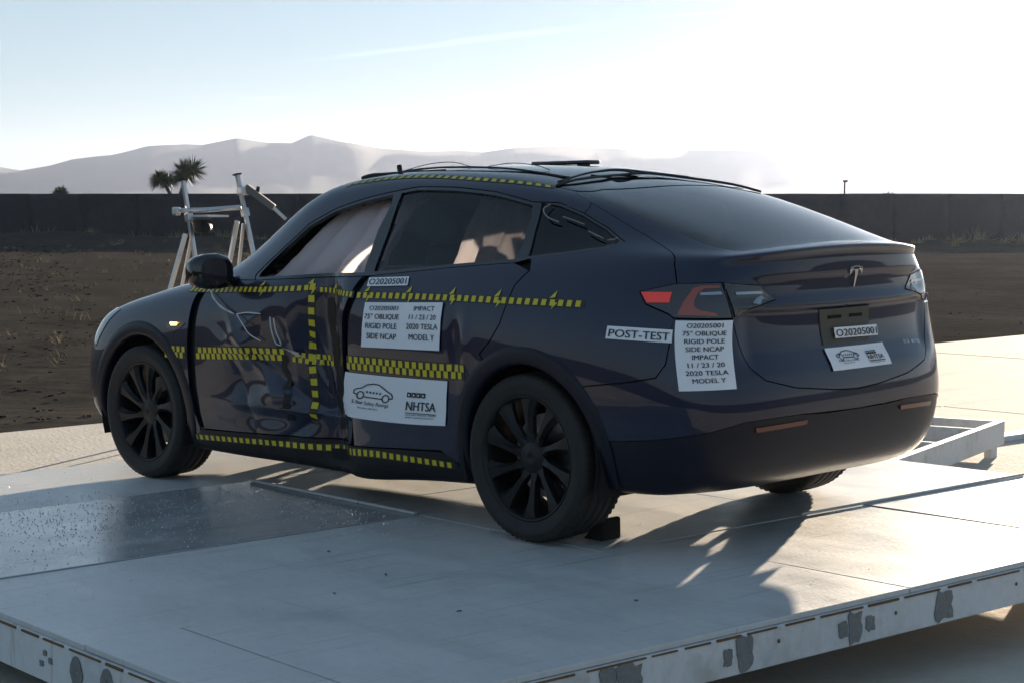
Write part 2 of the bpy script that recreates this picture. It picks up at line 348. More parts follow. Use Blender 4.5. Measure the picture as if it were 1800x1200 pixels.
# outlines on the body skin: (station, ring) pairs; station > 18 is the car's right half
UV = {
 'win_front': [(7.353,8.714),(7.117,10.249),(7.106,10.79),(7.23,11.379),(7.699,11.78),(8.259,12.043),(8.813,12.245),(8.901,11.877),(8.909,11.123),(8.985,10.353),(9.06,8.931),(8.27,8.909)],
 'win_rear': [(8.972,12.303),(9.278,12.412),(10.026,12.404),(10.842,12.279),(11.607,11.959),(11.602,11.079),(11.604,10.274),(11.608,9.279),(11.076,9.339),(10.513,9.311),(9.81,9.153),(9.216,8.95),(9.165,10.332),(9.113,11.109)],
 'win_quarter': [(11.779,12.126),(12.171,12.067),(12.632,11.731),(13.014,11.169),(13.173,10.52),(12.896,10.017),(12.386,9.693),(11.779,9.474),(11.742,10.964)],
 'fender_rear': [(6.262,7.533),(6.235,6.823),(6.19,5.851),(6.161,4.899),(6.157,3.836),(6.223,2.975),(6.3,2.381)],
 'door_front': [(6.437,7.509),(6.394,6.82),(6.344,5.863),(6.313,4.921),(6.306,3.868),(6.334,3.007),(6.383,2.355)],
 'fdoor_rear': [(9.089,8.474),(8.951,7.14),(8.831,6.333),(8.515,5.46),(8.399,4.154),(8.373,3.214),(8.39,2.625)],
 'rdoor_front': [(9.202,8.444),(9.074,7.139),(8.95,6.339),(8.865,5.522),(8.661,4.215),(8.507,3.252),(8.498,2.63)],
 'rdoor_rear': [(11.855,9.092),(11.93,8.176),(11.784,7.479),(11.746,6.877),(11.665,6.106),(11.525,5.61),(11.335,5.206)],
 'door_bottom': [(6.291,2.234),(7.242,2.31),(8.43,2.491),(9.675,2.522),(10.687,2.233)],
 'sill_bottom': [(7.483,0.72),(9.427,0.253),(10.558,0.862)],
 'bumper_side': [(14.656,6.513),(14.654,5.811),(14.574,5.127),(14.384,4.714),(13.849,4.564),(13.124,4.427)],
 'gate_side': [(15.409,7.749),(15.616,7.198),(15.818,6.505),(15.991,5.611),(16.141,4.914),(16.353,4.484)],
 'gate_bottom': [(16.353,4.484),(16.89,4.11),(17.602,3.868),(18.256,3.797)],
 'valance': [(13.388,2.767),(14.321,2.761),(15.332,2.948),(15.964,3.164),(16.873,3.181),(17.92,3.125)],
 'lamp_outer': [(13.887,7.325),(14.536,7.664),(15.409,7.749),(15.616,7.198),(15.802,6.543),(14.678,6.515),(14.54,6.649),(14.069,6.921)],
 'lamp_inner': [(15.444,7.749),(16.253,7.62),(16.588,7.118),(16.113,6.868),(15.854,6.578),(15.652,7.198)],
 'lamp_red': [(13.927,7.289),(14.514,7.338),(14.521,6.997),(14.096,6.961)],
 'glass_left': [(12.673,13.209),(13.723,12.78),(14.357,12.018),(14.663,11.324),(14.946,10.535),(15.316,9.45)],
 'gate_cut': [(12.73,13.042),(13.082,12.503),(13.383,11.928),(13.789,10.996),(13.974,10.056),(14.285,8.532),(14.536,7.664)],
 'glass_bottom': [(15.316,9.45),(16.215,10.431),(17.372,10.224)],
 'glass_top': [(12.673,13.209),(14.401,13.884),(16.849,13.825)],
 'rail': [(5.76,10.957),(5.22,11.851),(6.018,12.607),(7.56,13.005),(8.523,13.154),(9.313,13.237),(10.588,13.129),(12.083,13.233),(12.673,13.209)],
 'hood_side': [(6.063,7.823),(5.604,7.86),(5.214,7.587),(5.049,7.112)],
 'headlight': [(3.693,4.969),(3.808,5.514),(4.141,6.164),(4.399,6.575),(4.208,5.812),(3.99,5.303)],
 'repeater': [(5.654,5.842),(6.124,5.888),(6.023,5.714),(5.867,5.54),(5.73,5.653)],
 'tape_belt_f': [(6.005,7.629),(6.654,7.487),(7.091,7.499),(7.544,7.487),(8.051,7.538),(8.228,7.585)],
 'tape_belt_m': [(8.321,7.438),(8.784,7.274),(9.023,7.192)],
 'tape_belt_r': [(9.081,7.165),(9.583,7.127),(9.988,7.091),(10.818,7.0),(11.619,6.915),(12.359,6.86),(12.98,6.838)],
 'tape_mid_f': [(5.653,4.883),(6.111,4.909)],
 'tape_mid_d': [(6.362,4.928),(7.307,5.046),(7.832,5.057)],
 'tape_mid_x': [(7.939,5.015),(8.189,4.934),(8.417,4.898)],
 'tape_mid_r': [(8.877,4.948),(9.401,4.898),(9.913,4.826),(10.443,4.759),(11.057,4.697)],
 'tape_sill': [(6.012,1.797),(6.831,1.943),(7.499,2.023),(8.155,2.102),(9.058,2.285),(9.863,2.05),(10.684,1.785)],
 'tape_vert': [(8.241,7.851),(8.213,6.182),(8.142,5.116),(8.152,4.147),(8.114,3.002)],
 'tape_rail': [(7.56,13.005),(8.523,13.154),(9.333,13.185),(10.597,13.085),(12.085,13.182)],
 'flags': [(7.543,7.716),(8.236,7.81),(8.617,7.467),(9.257,7.321),(9.984,7.239),(10.773,7.137),(11.577,7.04),(12.476,7.003)],
 'paper_number': [(9.204,8.164),(9.89,8.13),(9.914,7.582),(9.215,7.587)],
 'paper_info': [(9.253,6.843),(10.641,6.817),(10.617,5.291),(9.189,5.393)],
 'paper_rating': [(8.848,4.694),(10.729,4.465),(10.609,3.256),(8.524,3.453)],
 'paper_post': [(13.458,6.183),(14.69,6.16),(14.688,5.761),(13.447,5.806)],
 'paper_tall': [(14.719,6.446),(15.807,6.487),(15.817,4.293),(14.794,4.311)],
 'paper_plate': [(17.738,6.011),(18.607,5.971),(18.616,5.576),(17.754,5.626)],
 'paper_rear': [(17.545,5.308),(18.707,5.289),(18.728,4.517),(17.567,4.526)],
 'plate': [(17.564,6.711),(18.587,6.709),(18.625,5.409),(17.651,5.386)],
 'logo': [(18.155,8.236),(18.247,7.398),(17.984,8.116),(18.327,8.122)],
 'badge': [(19.219,5.206),(19.7,5.136)],
 'reflector_l': [(16.142,2.941),(17.082,2.971),(17.067,2.825),(16.166,2.79)],
 'gate_crease': [(15.843,6.541),(16.147,6.752),(16.541,6.878),(17.564,6.711)],
 'mirror_base': [(6.885,8.451)],
 'roof_things': [(11.276,15.289),(13.574,15.251)],
 'scratch': [(11.807,11.73),(12.22,11.813),(12.646,11.314),(12.931,10.94),(12.934,10.739),(13.226,10.655)],
 'arch_rear': [(10.725,2.948),(10.848,3.762),(11.078,4.418),(11.402,4.921),(11.706,5.223),(12.18,5.419),(12.69,5.202),(13.027,4.748),(13.27,4.063)],
 'arch_front': [(3.729,4.185),(3.927,5.205),(4.384,5.785),(4.923,5.934),(5.512,5.6),(5.854,5.039),(6.079,4.177)],
 'cable': [(12.237,13.389),(12.994,14.41),(13.992,15.317),(18.426,14.614),(19.592,14.172)],
}
# ------------------------------------------------------------------ panels cut out of the body skin
def pip(poly, x, y):
    """even-odd point in polygon, vectorised"""
    inside = np.zeros(np.shape(x), bool); n = len(poly)
    for i in range(n):
        x0, y0 = poly[i]; x1, y1 = poly[(i + 1) % n]
        if y0 == y1: continue
        c = ((y0 > y) != (y1 > y)) & (x < (x1 - x0) * (y - y0) / (y1 - y0) + x0)
        inside ^= c
    return inside
def metric(u, v):
    e = .02
    su = np.linalg.norm(raw_surface(u + e, v) - raw_surface(u - e, v)) / (2 * e)
    sv = np.linalg.norm(raw_surface(u, v + e) - raw_surface(u, v - e)) / (2 * e)
    return max(su, .05), max(sv, .03)
def offset_poly(poly, d, fixed=lambda u, v: False):
    """move a (u,v) outline inwards (d > 0) or outwards by d metres"""
    n = len(poly); P = np.array(poly, float)
    area = sum(P[i][0] * P[(i + 1) % n][1] - P[(i + 1) % n][0] * P[i][1] for i in range(n))
    sgn = 1 if area > 0 else -1; out = []
    for i in range(n):
        if fixed(*P[i]): out.append(tuple(P[i])); continue
        su, sv = metric(float(np.clip(P[i][0], .1, 17.9)), float(np.clip(P[i][1], .1, 15.9)))
        S = np.array([su, sv]); a = (P[i] - P[i - 1]) * S; b = (P[(i + 1) % n] - P[i]) * S
        na = np.array([-a[1], a[0]]) / max(np.linalg.norm(a), 1e-9); nb = np.array([-b[1], b[0]]) / max(np.linalg.norm(b), 1e-9)
        m = na + nb; l = np.linalg.norm(m)
        if l < .3: m = na; l = 1.
        m = m / l; k = min(1 / max(m @ na, .5), 1.8)
        q = P[i] + sgn * m * d * k / S
        out.append((float(np.clip(q[0], 0, 18)), float(np.clip(q[1], 0, 16))))
    return out
def densify(poly, step=.02):
    out = []; n = len(poly)
    for i in range(n):
        a, b = np.array(poly[i], float), np.array(poly[(i + 1) % n], float)
        k = max(1, int(np.linalg.norm(raw_surface(*a) - raw_surface(*b)) / step + .5))
        k = max(k, int(abs(a[0] - b[0]) / .12), int(abs(a[1] - b[1]) / .25))
        out += [tuple(a + (b - a) * t / k) for t in range(k)]
    return out
CENTRE = lambda u, v: u < 1e-4 or u > 18 - 1e-4 or v > 16 - 1e-4
def region(poly, holes=(), step=.022):
    """triangulated (u,v) points inside an outline with holes"""
    loops = [densify(p, step) for p in (poly,) + tuple(holes)]
    A = np.array([q for l in loops for q in l]); su, sv = metric(float(np.clip(A[:, 0].mean(), .1, 17.9)), float(np.clip(A[:, 1].mean(), .1, 15.9)))
    S = np.array([su, sv])
    pts = [q for l in loops for q in l]; edges = []; o = 0
    for l in loops:
        edges += [(o + i, o + (i + 1) % len(l)) for i in range(len(l))]; o += len(l)
    u0, v0 = A.min(0); u1, v1 = A.max(0)
    gu = np.arange(u0 + step / su * .5, u1, step / su); gv = np.arange(v0 + step / sv * .5, v1, step / sv)
    U, V = np.meshgrid(gu, gv); U = U.ravel(); V = V.ravel()
    ok = pip(loops[0], U, V)
    for h in loops[1:]: ok &= ~pip(h, U, V)
    U, V = U[ok], V[ok]
    if len(U):
        B = A * S; G = np.stack([U, V], 1) * S; keep = np.ones(len(U), bool)
        for c in range(0, len(U), 2000):
            d = ((G[c:c + 2000, None] - B[None]) ** 2).sum(-1).min(1); keep[c:c + 2000] = d > (step * .55) ** 2
        U, V = U[keep], V[keep]
    pts = pts + list(zip(U.tolist(), V.tolist()))
    vo, eo, fo, ov, oe, of = delaunay_2d_cdt([Vector((p[0] * su, p[1] * sv)) for p in pts], edges, [], 0, 1e-6)
    W = np.array([(p.x / su, p.y / sv) for p in vo]); T = np.array(fo)
    c = W[T].mean(1); ok = pip(loops[0], c[:, 0], c[:, 1])
    for h in loops[1:]: ok &= ~pip(h, c[:, 0], c[:, 1])
    return W, T[ok]
def panel(name, poly, m, parent, side=1, gap=.003, depth=.016, holes=(), both=False, lift=0., step=.022, flange=True):
    if gap: poly = offset_poly(poly, gap, CENTRE if both else (lambda u, v: False))
    W, T = region(poly, holes, step)
    V, F, N = [], [], []
    for s in ((1, -1) if both else (side,)):
        P, Nn = surface_n(W[:, 0], W[:, 1], s)
        P = P + Nn * lift
        tri = P[T]; fn = np.cross(tri[:, 1] - tri[:, 0], tri[:, 2] - tri[:, 0]); flip = (fn * Nn[T[:, 0]]).sum(1) < 0
        Ts = T.copy(); Ts[flip] = Ts[flip][:, ::-1]
        o = len(V); V += P.tolist()
        for t in Ts: F.append(tuple(o + t)); N += [Nn[i] for i in t]
        if flange:
            cnt = {}
            for t in Ts:
                for a, b in ((t[0], t[1]), (t[1], t[2]), (t[2], t[0])):
                    cnt[(a, b)] = 1
            for (a, b) in list(cnt):
                if (b, a) in cnt: continue
                if both and CENTRE(*W[a]) and CENTRE(*W[b]): continue
                o = len(V); pa, pb = P[a], P[b]; q = [pa, pb, pb - Nn[b] * depth, pa - Nn[a] * depth]; V += [tuple(x) for x in q]
                F.append((o + 1, o, o + 3, o + 2)); f = np.cross(q[0] - q[1], q[3] - q[1]); f = f / max(np.linalg.norm(f), 1e-9); N += [f] * 4
    me = bpy.data.meshes.new(name); me.from_pydata(V, [], F); me.polygons.foreach_set('use_smooth', [True] * len(F))
    me.normals_split_custom_set([tuple(x) for x in N])
    return link(name, me, m, parent)
def uv_at(x, z, u=9., v=5.):
    """(u,v) of the undented left skin at side position x, z"""
    uv = np.array([u, v], float)
    for _ in range(14):
        p = raw_surface(uv[0], uv[1]); e = 1e-3
        J = np.stack([(raw_surface(uv[0] + e, uv[1]) - p)[[0, 2]] / e, (raw_surface(uv[0], uv[1] + e) - p)[[0, 2]] / e], 1)
        d = np.linalg.solve(J, np.array([x, z]) - p[[0, 2]]); uv = uv + np.clip(d, -1, 1); uv[0] = np.clip(uv[0], 3, 15.2); uv[1] = np.clip(uv[1], 0, 9)
    return (float(uv[0]), float(uv[1]))
def arc(cx, cz, r, a0, a1, n=14):
    out = []
    for k in range(n + 1):
        a = math.radians(a0 + (a1 - a0) * k / n); x, z = cx + r * math.cos(a), cz + r * math.sin(a)
        out.append(uv_at(x, z, 12.0 - x * 2.6 if x > 0 else 12 - x * 3, 5))
    return out
# ------------------------------------------------------------------ the car
car = empty('crash_test_car', 'dark navy crash-tested electric hatchback with crushed driver door and yellow marker tape', 'car', matrix=TILT)
car.name = 'crash_test_car'
RA, FA = (-.02, .355, .452), (2.89, .35, .470)            # wheel arches: centre x, z and outer radius
D = UV['win_front'][:7] + UV['win_rear'][1:5] + UV['win_quarter'][1:8] + UV['win_rear'][7:12] + UV['win_front'][10:12]
DO = offset_poly(D, -.020)
AR = arc(RA[0], RA[1], RA[2] - .012, -10, 190, 26)          # from front (forward side) over the top to the rear
AF = arc(FA[0], FA[1], FA[2] - .012, 190, -10, 22)         # from behind the front wheel over the top to the nose
def L(n, *idx): return [UV[n][i] for i in idx] if idx else list(UV[n])
def near_arc(A, pt):
    return min(range(len(A)), key=lambda i: (A[i][0] - pt[0]) ** 2 * .12 + (A[i][1] - pt[1]) ** 2 * .015)
DB = [(6.3, 2.33), (7.2, 2.40), (8.4, 2.52), (9.6, 2.48), (10.45, 2.42)]
fdr = [(9.09, 8.40), (8.96, 7.14), (8.86, 6.33), (8.80, 5.5), (8.74, 4.2), (8.72, 3.25), (8.74, 2.50)]
rdf = [(9.20, 8.40), (9.075, 7.14), (8.97, 6.34), (8.915, 5.5), (8.87, 4.2), (8.86, 3.25), (8.87, 2.50)]
k_rd = near_arc(AR, UV['rdoor_rear'][-1]); k_bs = near_arc(AR, UV['bumper_side'][-1])
k_val = near_arc(AR, UV['valance'][0])
DLO_TOP, DLO_BOT = DO[:15], DO[14:]
def build_side(s):
    right = s < 0
    # front door
    fd = panel('front_door', L('door_front')[::-1] + [(6.75, 8.45), DO[0], DO[24], DO[23]] + fdr + DB[:3][::-1], 'paint', car, s, gap=.004, step=.013 if s > 0 else .022)
    rd = panel('rear_door', rdf[::-1] + [DO[22], DO[21], DO[20], DO[19], DO[18]] + L('rdoor_rear', 1, 2, 3, 4, 5, 6) + AR[:k_rd + 1][::-1] + DB[3:][::-1], 'paint', car, s, gap=.004)
    if not right: fd['label'] = 'crushed front door with deep vertical crease left by the pole'
    # front wing
    panel('front_wing', L('fender_rear') + [(6.25, 1.2)] + AF + [(3.35, 4.9), (3.35, 6.0), (3.5, 7.2), (4.5, 7.72), (5.3, 8.02), (5.95, 8.45), (6.35, 8.65), (6.68, 8.45)], 'paint', car, s)
    # sill
    panel('sill', [(6.0, 1.25), (6.3, 2.30)] + DB[1:4] + [(10.45, 2.38), (10.70, 2.2), (10.80, 1.5), (10.80, .05), (6.0, .05)], 'plastic', car, s, gap=.002)
    # rail and screen pillar
    panel('roof_rail', [DO[0], (6.75, 8.50), (6.30, 8.72), (5.75, 9.3), (5.35, 10.2), (5.45, 11.5), (5.6, 12.5), (5.75, 13.18), (7.43, 13.2), (8.5, 13.24), (9.33, 13.24), (10.59, 13.16), (12.08, 13.25), (12.66, 13.2)] + L('gate_cut', 0, 1) + [DO[12], DO[11]] + DO[1:11][::-1], 'paint', car, s, gap=.0015)
    # rear wing
    panel('rear_wing', L('rdoor_rear')[::-1] + [DO[17], DO[16], DO[15], DO[14], DO[13], DO[12]] + L('gate_cut', 1, 2, 3, 4, 5, 6) + [UV['lamp_outer'][0], UV['lamp_outer'][7], UV['lamp_outer'][6], UV['lamp_outer'][5]] + L('bumper_side', 1, 2, 3, 4, 5) + AR[k_rd:k_bs + 1][::-1], 'paint', car, s, gap=.0025)
    # window surround with panes
    holes = [UV['win_front'], UV['win_rear'], UV['win_quarter']]
    panel('window_surround', DO, 'gloss_black', car, s, gap=.002, holes=[tuple(h) for h in holes], lift=-.003, depth=.02)
    if right: panel('front_window', offset_poly(holes[0], -.006), 'glass_clear', car, s, gap=0, lift=-.012, flange=False, step=.04)
    rw = panel('rear_window', offset_poly(holes[1], -.006), 'glass_side', car, s, gap=0, lift=-.012, flange=False, step=.03)
    qw = panel('quarter_window', offset_poly(holes[2], -.006), 'glass_dark', car, s, gap=0, lift=-.010, flange=False, step=.03)
    # tail lamp on the body
    lo = offset_poly(UV['lamp_outer'], .003)
    tl = panel('tail_lamp', lo, 'clear_lens', car, s, gap=0, lift=.004, depth=.03)
    panel('reflector', UV['lamp_red'], 'red_lens', tl, s, gap=0, lift=.0075, depth=.003)
    panel('lens_band', [(14.73, 6.62), (14.80, 7.1), (14.90, 7.50), (15.05, 7.60), (15.40, 7.62), (15.40, 7.54), (15.12, 7.50), (15.02, 7.35), (14.99, 7.05), (15.03, 6.88), (15.16, 6.78), (15.45, 6.72), (15.50, 6.62)], 'orange_lens', tl, s, gap=0, lift=.0075, depth=.003)
    panel('light_bar', [(15.05, 7.36), (15.45, 7.42), (15.50, 7.32), (15.08, 7.27)], 'lamp_inner', tl, s, gap=0, lift=.0075, depth=.003)
    # wheel arch liner and cladding
    for (cx, cz, r), nm in ((RA, 'rear'), (FA, 'front')):
        V, F = [], []; n = 44; a0, a1 = (-8, 198) if nm == 'front' else (-22, 196)
        prof = [(r + .006, .001), (r + .003, .004), (r - .02, .006), (r - .055, .005), (r - .066, .000), (r - .068, -.03), (r - .062, -.10)]
        pts = []
        for k in range(n + 1):
            a = math.radians(a0 + (a1 - a0) * k / n)
            for (rr, off) in prof:
                x, z = cx + rr * math.cos(a), max(cz + rr * math.sin(a), (.255 if nm == 'rear' else .20) if math.cos(a) < 0 else .20)
                q = uv_at(x, z, 12 - x * 2.6 if x > 0 else 12 - x * 3, 5); pts.append((q[0], q[1], x, z, off))
        pts = np.array(pts); py = surface(pts[:, 0], pts[:, 1], s)[:, 1]
        V = [(p[2], y_ + p[4] * s, p[3]) for p, y_ in zip(pts, py)]
        m = len(prof)
        for k in range(n):
            for j in range(m - 1):
                f = (k * m + j, k * m + j + 1, (k + 1) * m + j + 1, (k + 1) * m + j); F.append(f if s > 0 else f[::-1])
        pydata('arch_trim', V, F, 'valance', car, True)
        # dark liner: half tunnel
        V, F = [], []; n = 26; yi = .60 * s; R = r - .05
        for k in range(n + 1):
            a = math.radians(-20 + 220 * k / n); x, z = cx + R * math.cos(a), max(cz + R * math.sin(a), .20)
            V += [(x, .93 * s, z), (x, yi, z), (cx, yi, cz)]
        for k in range(n):
            F += [(3 * k, 3 * k + 3, 3 * k + 4, 3 * k + 1), (3 * k + 1, 3 * k + 4, 3 * k + 5)]
        pydata('wheel_liner', V, F, 'shell', car, False)
    # headlamp and side repeater
    panel('headlamp', [(2.5, 6.2), (2.6, 6.75), (3.2, 7.0), (3.9, 7.05), (4.3, 6.75), (4.05, 6.2), (3.75, 5.4), (3.62, 5.0), (3.45, 5.2), (3.3, 5.9)], 'headlamp', car, s, gap=0, lift=.004, depth=.01)
    rp = panel('side_repeater', UV['repeater'], 'gloss_black', car, s, gap=0, lift=.004, depth=.006)
    if s > 0: panel('indicator_light', [(5.78, 5.90), (5.95, 5.90), (5.93, 5.80), (5.80, 5.79)], 'amber', rp, s, gap=0, lift=.0065, depth=.002)
for s in (1, -1): build_side(s)
# panels across the centre line
gate_holes = [tuple(offset_poly(UV['lamp_inner'], -.002))]
gb = L('gate_bottom', 0, 1, 2) + [(18., 3.83)]
gate = panel('tailgate', L('gate_cut') + [UV['lamp_outer'][2]] + L('gate_side', 1, 2, 3, 4) + gb + [(18., 10.15), (17.38, 10.12), (16.4, 10.02), (15.55, 9.75)] + L('glass_left', 4, 3, 2, 1, 0), 'paint', car, both=True, holes=gate_holes, gap=.0025, step=.014)
panel('rear_glass', L('glass_left', 0, 1, 2, 3, 4) + [(15.55, 9.78), (16.4, 10.05), (17.38, 10.15), (18., 10.18), (18., 13.72), (16.85, 13.72), (15.5, 13.72), (14.4, 13.74)], 'glass_roof', car, both=True, gap=.002, lift=-.002)
panel('roof_panel', [(0, 13.62), (3, 13.58), (5.0, 13.35), (5.75, 13.22), (7.43, 13.24), (8.5, 13.27), (9.33, 13.27), (10.59, 13.19), (12.08, 13.28), (12.66, 13.23), (14.4, 13.78), (15.5, 13.76), (16.85, 13.76), (18, 13.76), (18, 16), (0, 16)], 'glass_roof', car, both=True, gap=.002, step=.03)
panel('windscreen', [(0, 9.75), (2, 9.72), (3.6, 9.65), (5.0, 9.45), (5.7, 9.32), (5.33, 10.2), (5.43, 11.5), (5.58, 12.5), (5.72, 13.18), (5.0, 13.3), (3, 13.52), (0, 13.56)], 'glass_clear', car, both=True, gap=.002, step=.035)
panel('bonnet', [(0, 7.1), (2.5, 7.1), (3.45, 7.25), (4.5, 7.76), (5.3, 8.06), (5.95, 8.49), (6.3, 8.70), (5.7, 9.28), (5.0, 9.41), (3.6, 9.6), (0, 9.7)], 'paint', car, both=True, gap=.002, step=.035)
panel('front_bumper', [(0, .05), (3.0, .05), (3.9, .3), AF[-1]] + [a for a in AF[::-1] if a[0] < 4.0 and a[1] < 4.7][1:] + [(3.3, 4.9), (3.3, 6.0), (3.45, 7.15), (2.5, 7.05), (0, 7.05)], 'paint', car, both=True, gap=.002, step=.035)
bp = panel('rear_bumper', L('bumper_side') + AR[k_bs:k_val + 1] + L('valance', 1, 2, 3, 4) + [(17.4, 3.14), (18., 3.13), (18., 3.78)] + gb[:-1][::-1] + L('gate_side', 4, 3, 2), 'paint', car, both=True, gap=.0025)
va = panel('valance', [AR[k_val]] + L('valance', 1, 2, 3, 4) + [(17.4, 3.10), (18., 3.09), (18., .05), (13.0, .05)] + [a for a in AR[k_val + 1:][::-1]], 'valance', car, both=True, gap=.001, lift=-.004)
for s in (1, -1):
    til = panel('tail_lamp', offset_poly(UV['lamp_inner'], .002), 'clear_lens', car, s, gap=0, lift=.004, depth=.03)
    panel('light_bar', [(15.75, 7.40), (16.30, 7.42), (16.34, 7.33), (15.78, 7.31)], 'lamp_inner', til, s, gap=0, lift=.0075, depth=.003)
    panel('lens_tip', [(16.12, 7.0), (16.30, 7.28), (16.44, 7.06), (16.34, 7.14), (16.26, 6.98)], 'lamp_inner', til, s, gap=0, lift=.0075, depth=.003)
    panel('rear_reflector', UV['reflector_l'], 'dim_reflector', car, s, gap=0, lift=.002, depth=.004)
# number plate recess and bare bracket
mat('plate_bare', (.045, .042, .03), .5); mat('badge', (.45, .45, .46), .25, metal=1)
plate_uv = [(17.49, 6.68), (18, 6.68), (18, 5.43), (17.55, 5.43)]
pb = panel('plate_bracket', plate_uv, 'plate_bare', gate, both=True, gap=0, lift=.004, depth=.006)
for s in (1, -1): panel('bracket_slot', [(17.66, 6.45), (17.92, 6.45), (17.92, 6.33), (17.66, 6.33)], 'gloss_black', pb, s, gap=0, lift=.006, depth=.003)
# inner shell so that gaps read as dark; windows and arches left open
nu, nv = 18 * 10 + 1, 16 * 8 + 1
uu, vv = np.meshgrid(np.linspace(0, 18, nu), np.linspace(0, 16, nv)); fu, fv = (uu[:-1, :-1] + uu[1:, 1:]) / 2, (vv[:-1, :-1] + vv[1:, 1:]) / 2
skip = np.zeros(fu.shape, bool)
for h in (UV['win_front'], UV['win_rear'], UV['win_quarter']): skip |= pip(offset_poly(h, -.010), fu, fv)
skip |= pip([(0, 9.9), (5.2, 9.6), (5.4, 13.1), (0, 13.4)], fu, fv) | pip([(13.6, 12.8), (14.4, 13.6), (18.1, 13.6), (18.1, 10.4), (15.6, 10.0), (14.7, 11.3)], fu, fv) | ((fv > 13.6) & (fu < 19))
fp = raw_surface(fu, fv)
for (cx, cz, r) in (RA, FA): skip |= (np.hypot(fp[..., 0] - cx, fp[..., 2] - cz) < r - .03) & (fp[..., 1] > .5)
V, F = [], []
for s in (1, -1):
    P, N = surface_n(uu, vv, s); P = P - N * .030; o = len(V); V += P.reshape(-1, 3).tolist()
    F += [(o + j * nu + i, o + j * nu + i + 1, o + (j + 1) * nu + i + 1, o + (j + 1) * nu + i) for j in range(nv - 1) for i in range(nu - 1) if not skip[j, i]]
pydata('inner_shell', V, F, 'shell', car, True)
# floor pan and rear seat deck
bm = bmesh.new(); bm_box(bm, (1.42, 0, .26), (3.9, 1.2, .04)); bm_box(bm, (1.45, 0, .235), (1.95, 1.60, .05)); bm_box(bm, (-.35, 0, .62), (.9, 1.2, .04)); from_bm('floor_pan', bm, 'shell', car)
for x, r in ((0, .035), (2.89, .03)):
    bm = bmesh.new(); bm_tube(bm, [(x, -.66, .352), (x, .66, .352)], r); from_bm('axle', bm, 'shell', car)
bm = bmesh.new(); bm_box(bm, (0, 0, .35), (.5, .55, .2), bevel=.04); from_bm('drive_unit', bm, 'shell', car)

# ------------------------------------------------------------------ wheels
def make_wheel():
    R = .352
    prof = [(-.120, .262), (-.128, .285), (-.130, .31), (-.124, .333), (-.112, .346)]
    for g in (-.066, -.022, .022, .066):
        e = .0045; top = R - .0022 * abs(g / .066) - .0006
        prof += [(g - e, top), (g - e + .001, top - .007), (g + e - .001, top - .007), (g + e, top)]
    prof += [(.112, .346), (.122, .336), (.1285, .318), (.1315, .3145), (.1300, .311), (.1315, .303), (.1300, .300), (.1285, .286), (.1270, .284), (.1265, .276), (.119, .264), (.112, .256)]
    nt_ = len(prof)
    def ar(k, j, r):
        if j in (4, nt_ - 12) and k % 3 == 0: return r - .006
        return r
    V, F = lathe(prof, 216, ar)
    tyre = pydata('tyre', V, [f[::-1] for f in F], 'rubber', None, True)
    # printed sidewall ribs
    rim_prof = [(.112, .257), (.118, .262), (.120, .257), (.114, .250), (.100, .244), (.07, .238), (-.02, .225), (-.10, .235), (-.12, .255)]
    V, F = lathe(rim_prof, 96); rim = pydata('rim', V, [f[::-1] for f in F], 'rim', None, True)
    bm = bmesh.new()
    N = 10
    for k in range(N):
        a = 2 * math.pi * k / N
        st = []
        for t, w, y, tw in ((.0, .030, .078, .00), (.25, .017, .090, .02), (.6, .022, .098, .07), (.85, .036, .104, .11), (1.0, .050, .106, .13)):
            r = .055 + (.247 - .055) * t; ang = a + tw
            c = Vector((math.cos(ang), 0, math.sin(ang))); tn = Vector((-math.sin(ang), 0, math.cos(ang)))
            p = c * r
            st.append([bm.verts.new(p + tn * w + Vector((0, y - .012, 0))), bm.verts.new(p + tn * w * .35 + Vector((0, y + .006, 0))), bm.verts.new(p - tn * w * .8 + Vector((0, y, 0))),
                       bm.verts.new(p - tn * w + Vector((0, y - .03, 0))), bm.verts.new(p + tn * w * .8 + Vector((0, y - .035, 0)))])
        for A, B in zip(st, st[1:]):
            for i in range(5): bm.faces.new((A[i], A[(i + 1) % 5], B[(i + 1) % 5], B[i]))
    bmesh.ops.recalc_face_normals(bm, faces=bm.faces[:])
    spokes = from_bm('spokes', bm, 'rim', None, False)
    V, F = lathe([(.05, .0), (.085, .0), (.092, .018), (.092, .034), (.084, .046), (.086, .062), (.070, .074), (.03, .078)], 40)
    hub = pydata('hub_cap', V, [f[::-1] for f in F], 'rim', None, True)
    V, F = lathe([(-.02, .05), (.0, .05), (.0, .175), (-.02, .175)], 60); disc = pydata('brake_disc', V, [f[::-1] for f in F], 'disc', None, False)
    bm = bmesh.new(); bm_box(bm, (-.13, .0, .06), (.07, .07, .17), Matrix.Rotation(-.4, 3, 'Y'), .015); cal = from_bm('brake_caliper', bm, 'plastic', None, True)
    return [tyre, rim, spokes, hub, disc, cal]
wheel_parts = make_wheel()
first = True
for x in (0, 2.89):
    for s in (1, -1):
        e = bpy.data.objects.new('wheel', None); COL.objects.link(e); e.parent = car; e.empty_display_size = .1
        e.location = (x, s * .812, .3495); e.rotation_euler = (0, random.Random(x * 3 + s).uniform(-2, 2), 0 if s > 0 else math.pi)
        if s > 0 and x > 1: e.rotation_euler[2] = math.radians(2)
        for p in wheel_parts:
            q = p if first else p.copy()
            if not first: COL.objects.link(q)
            q.parent = e
        first = False
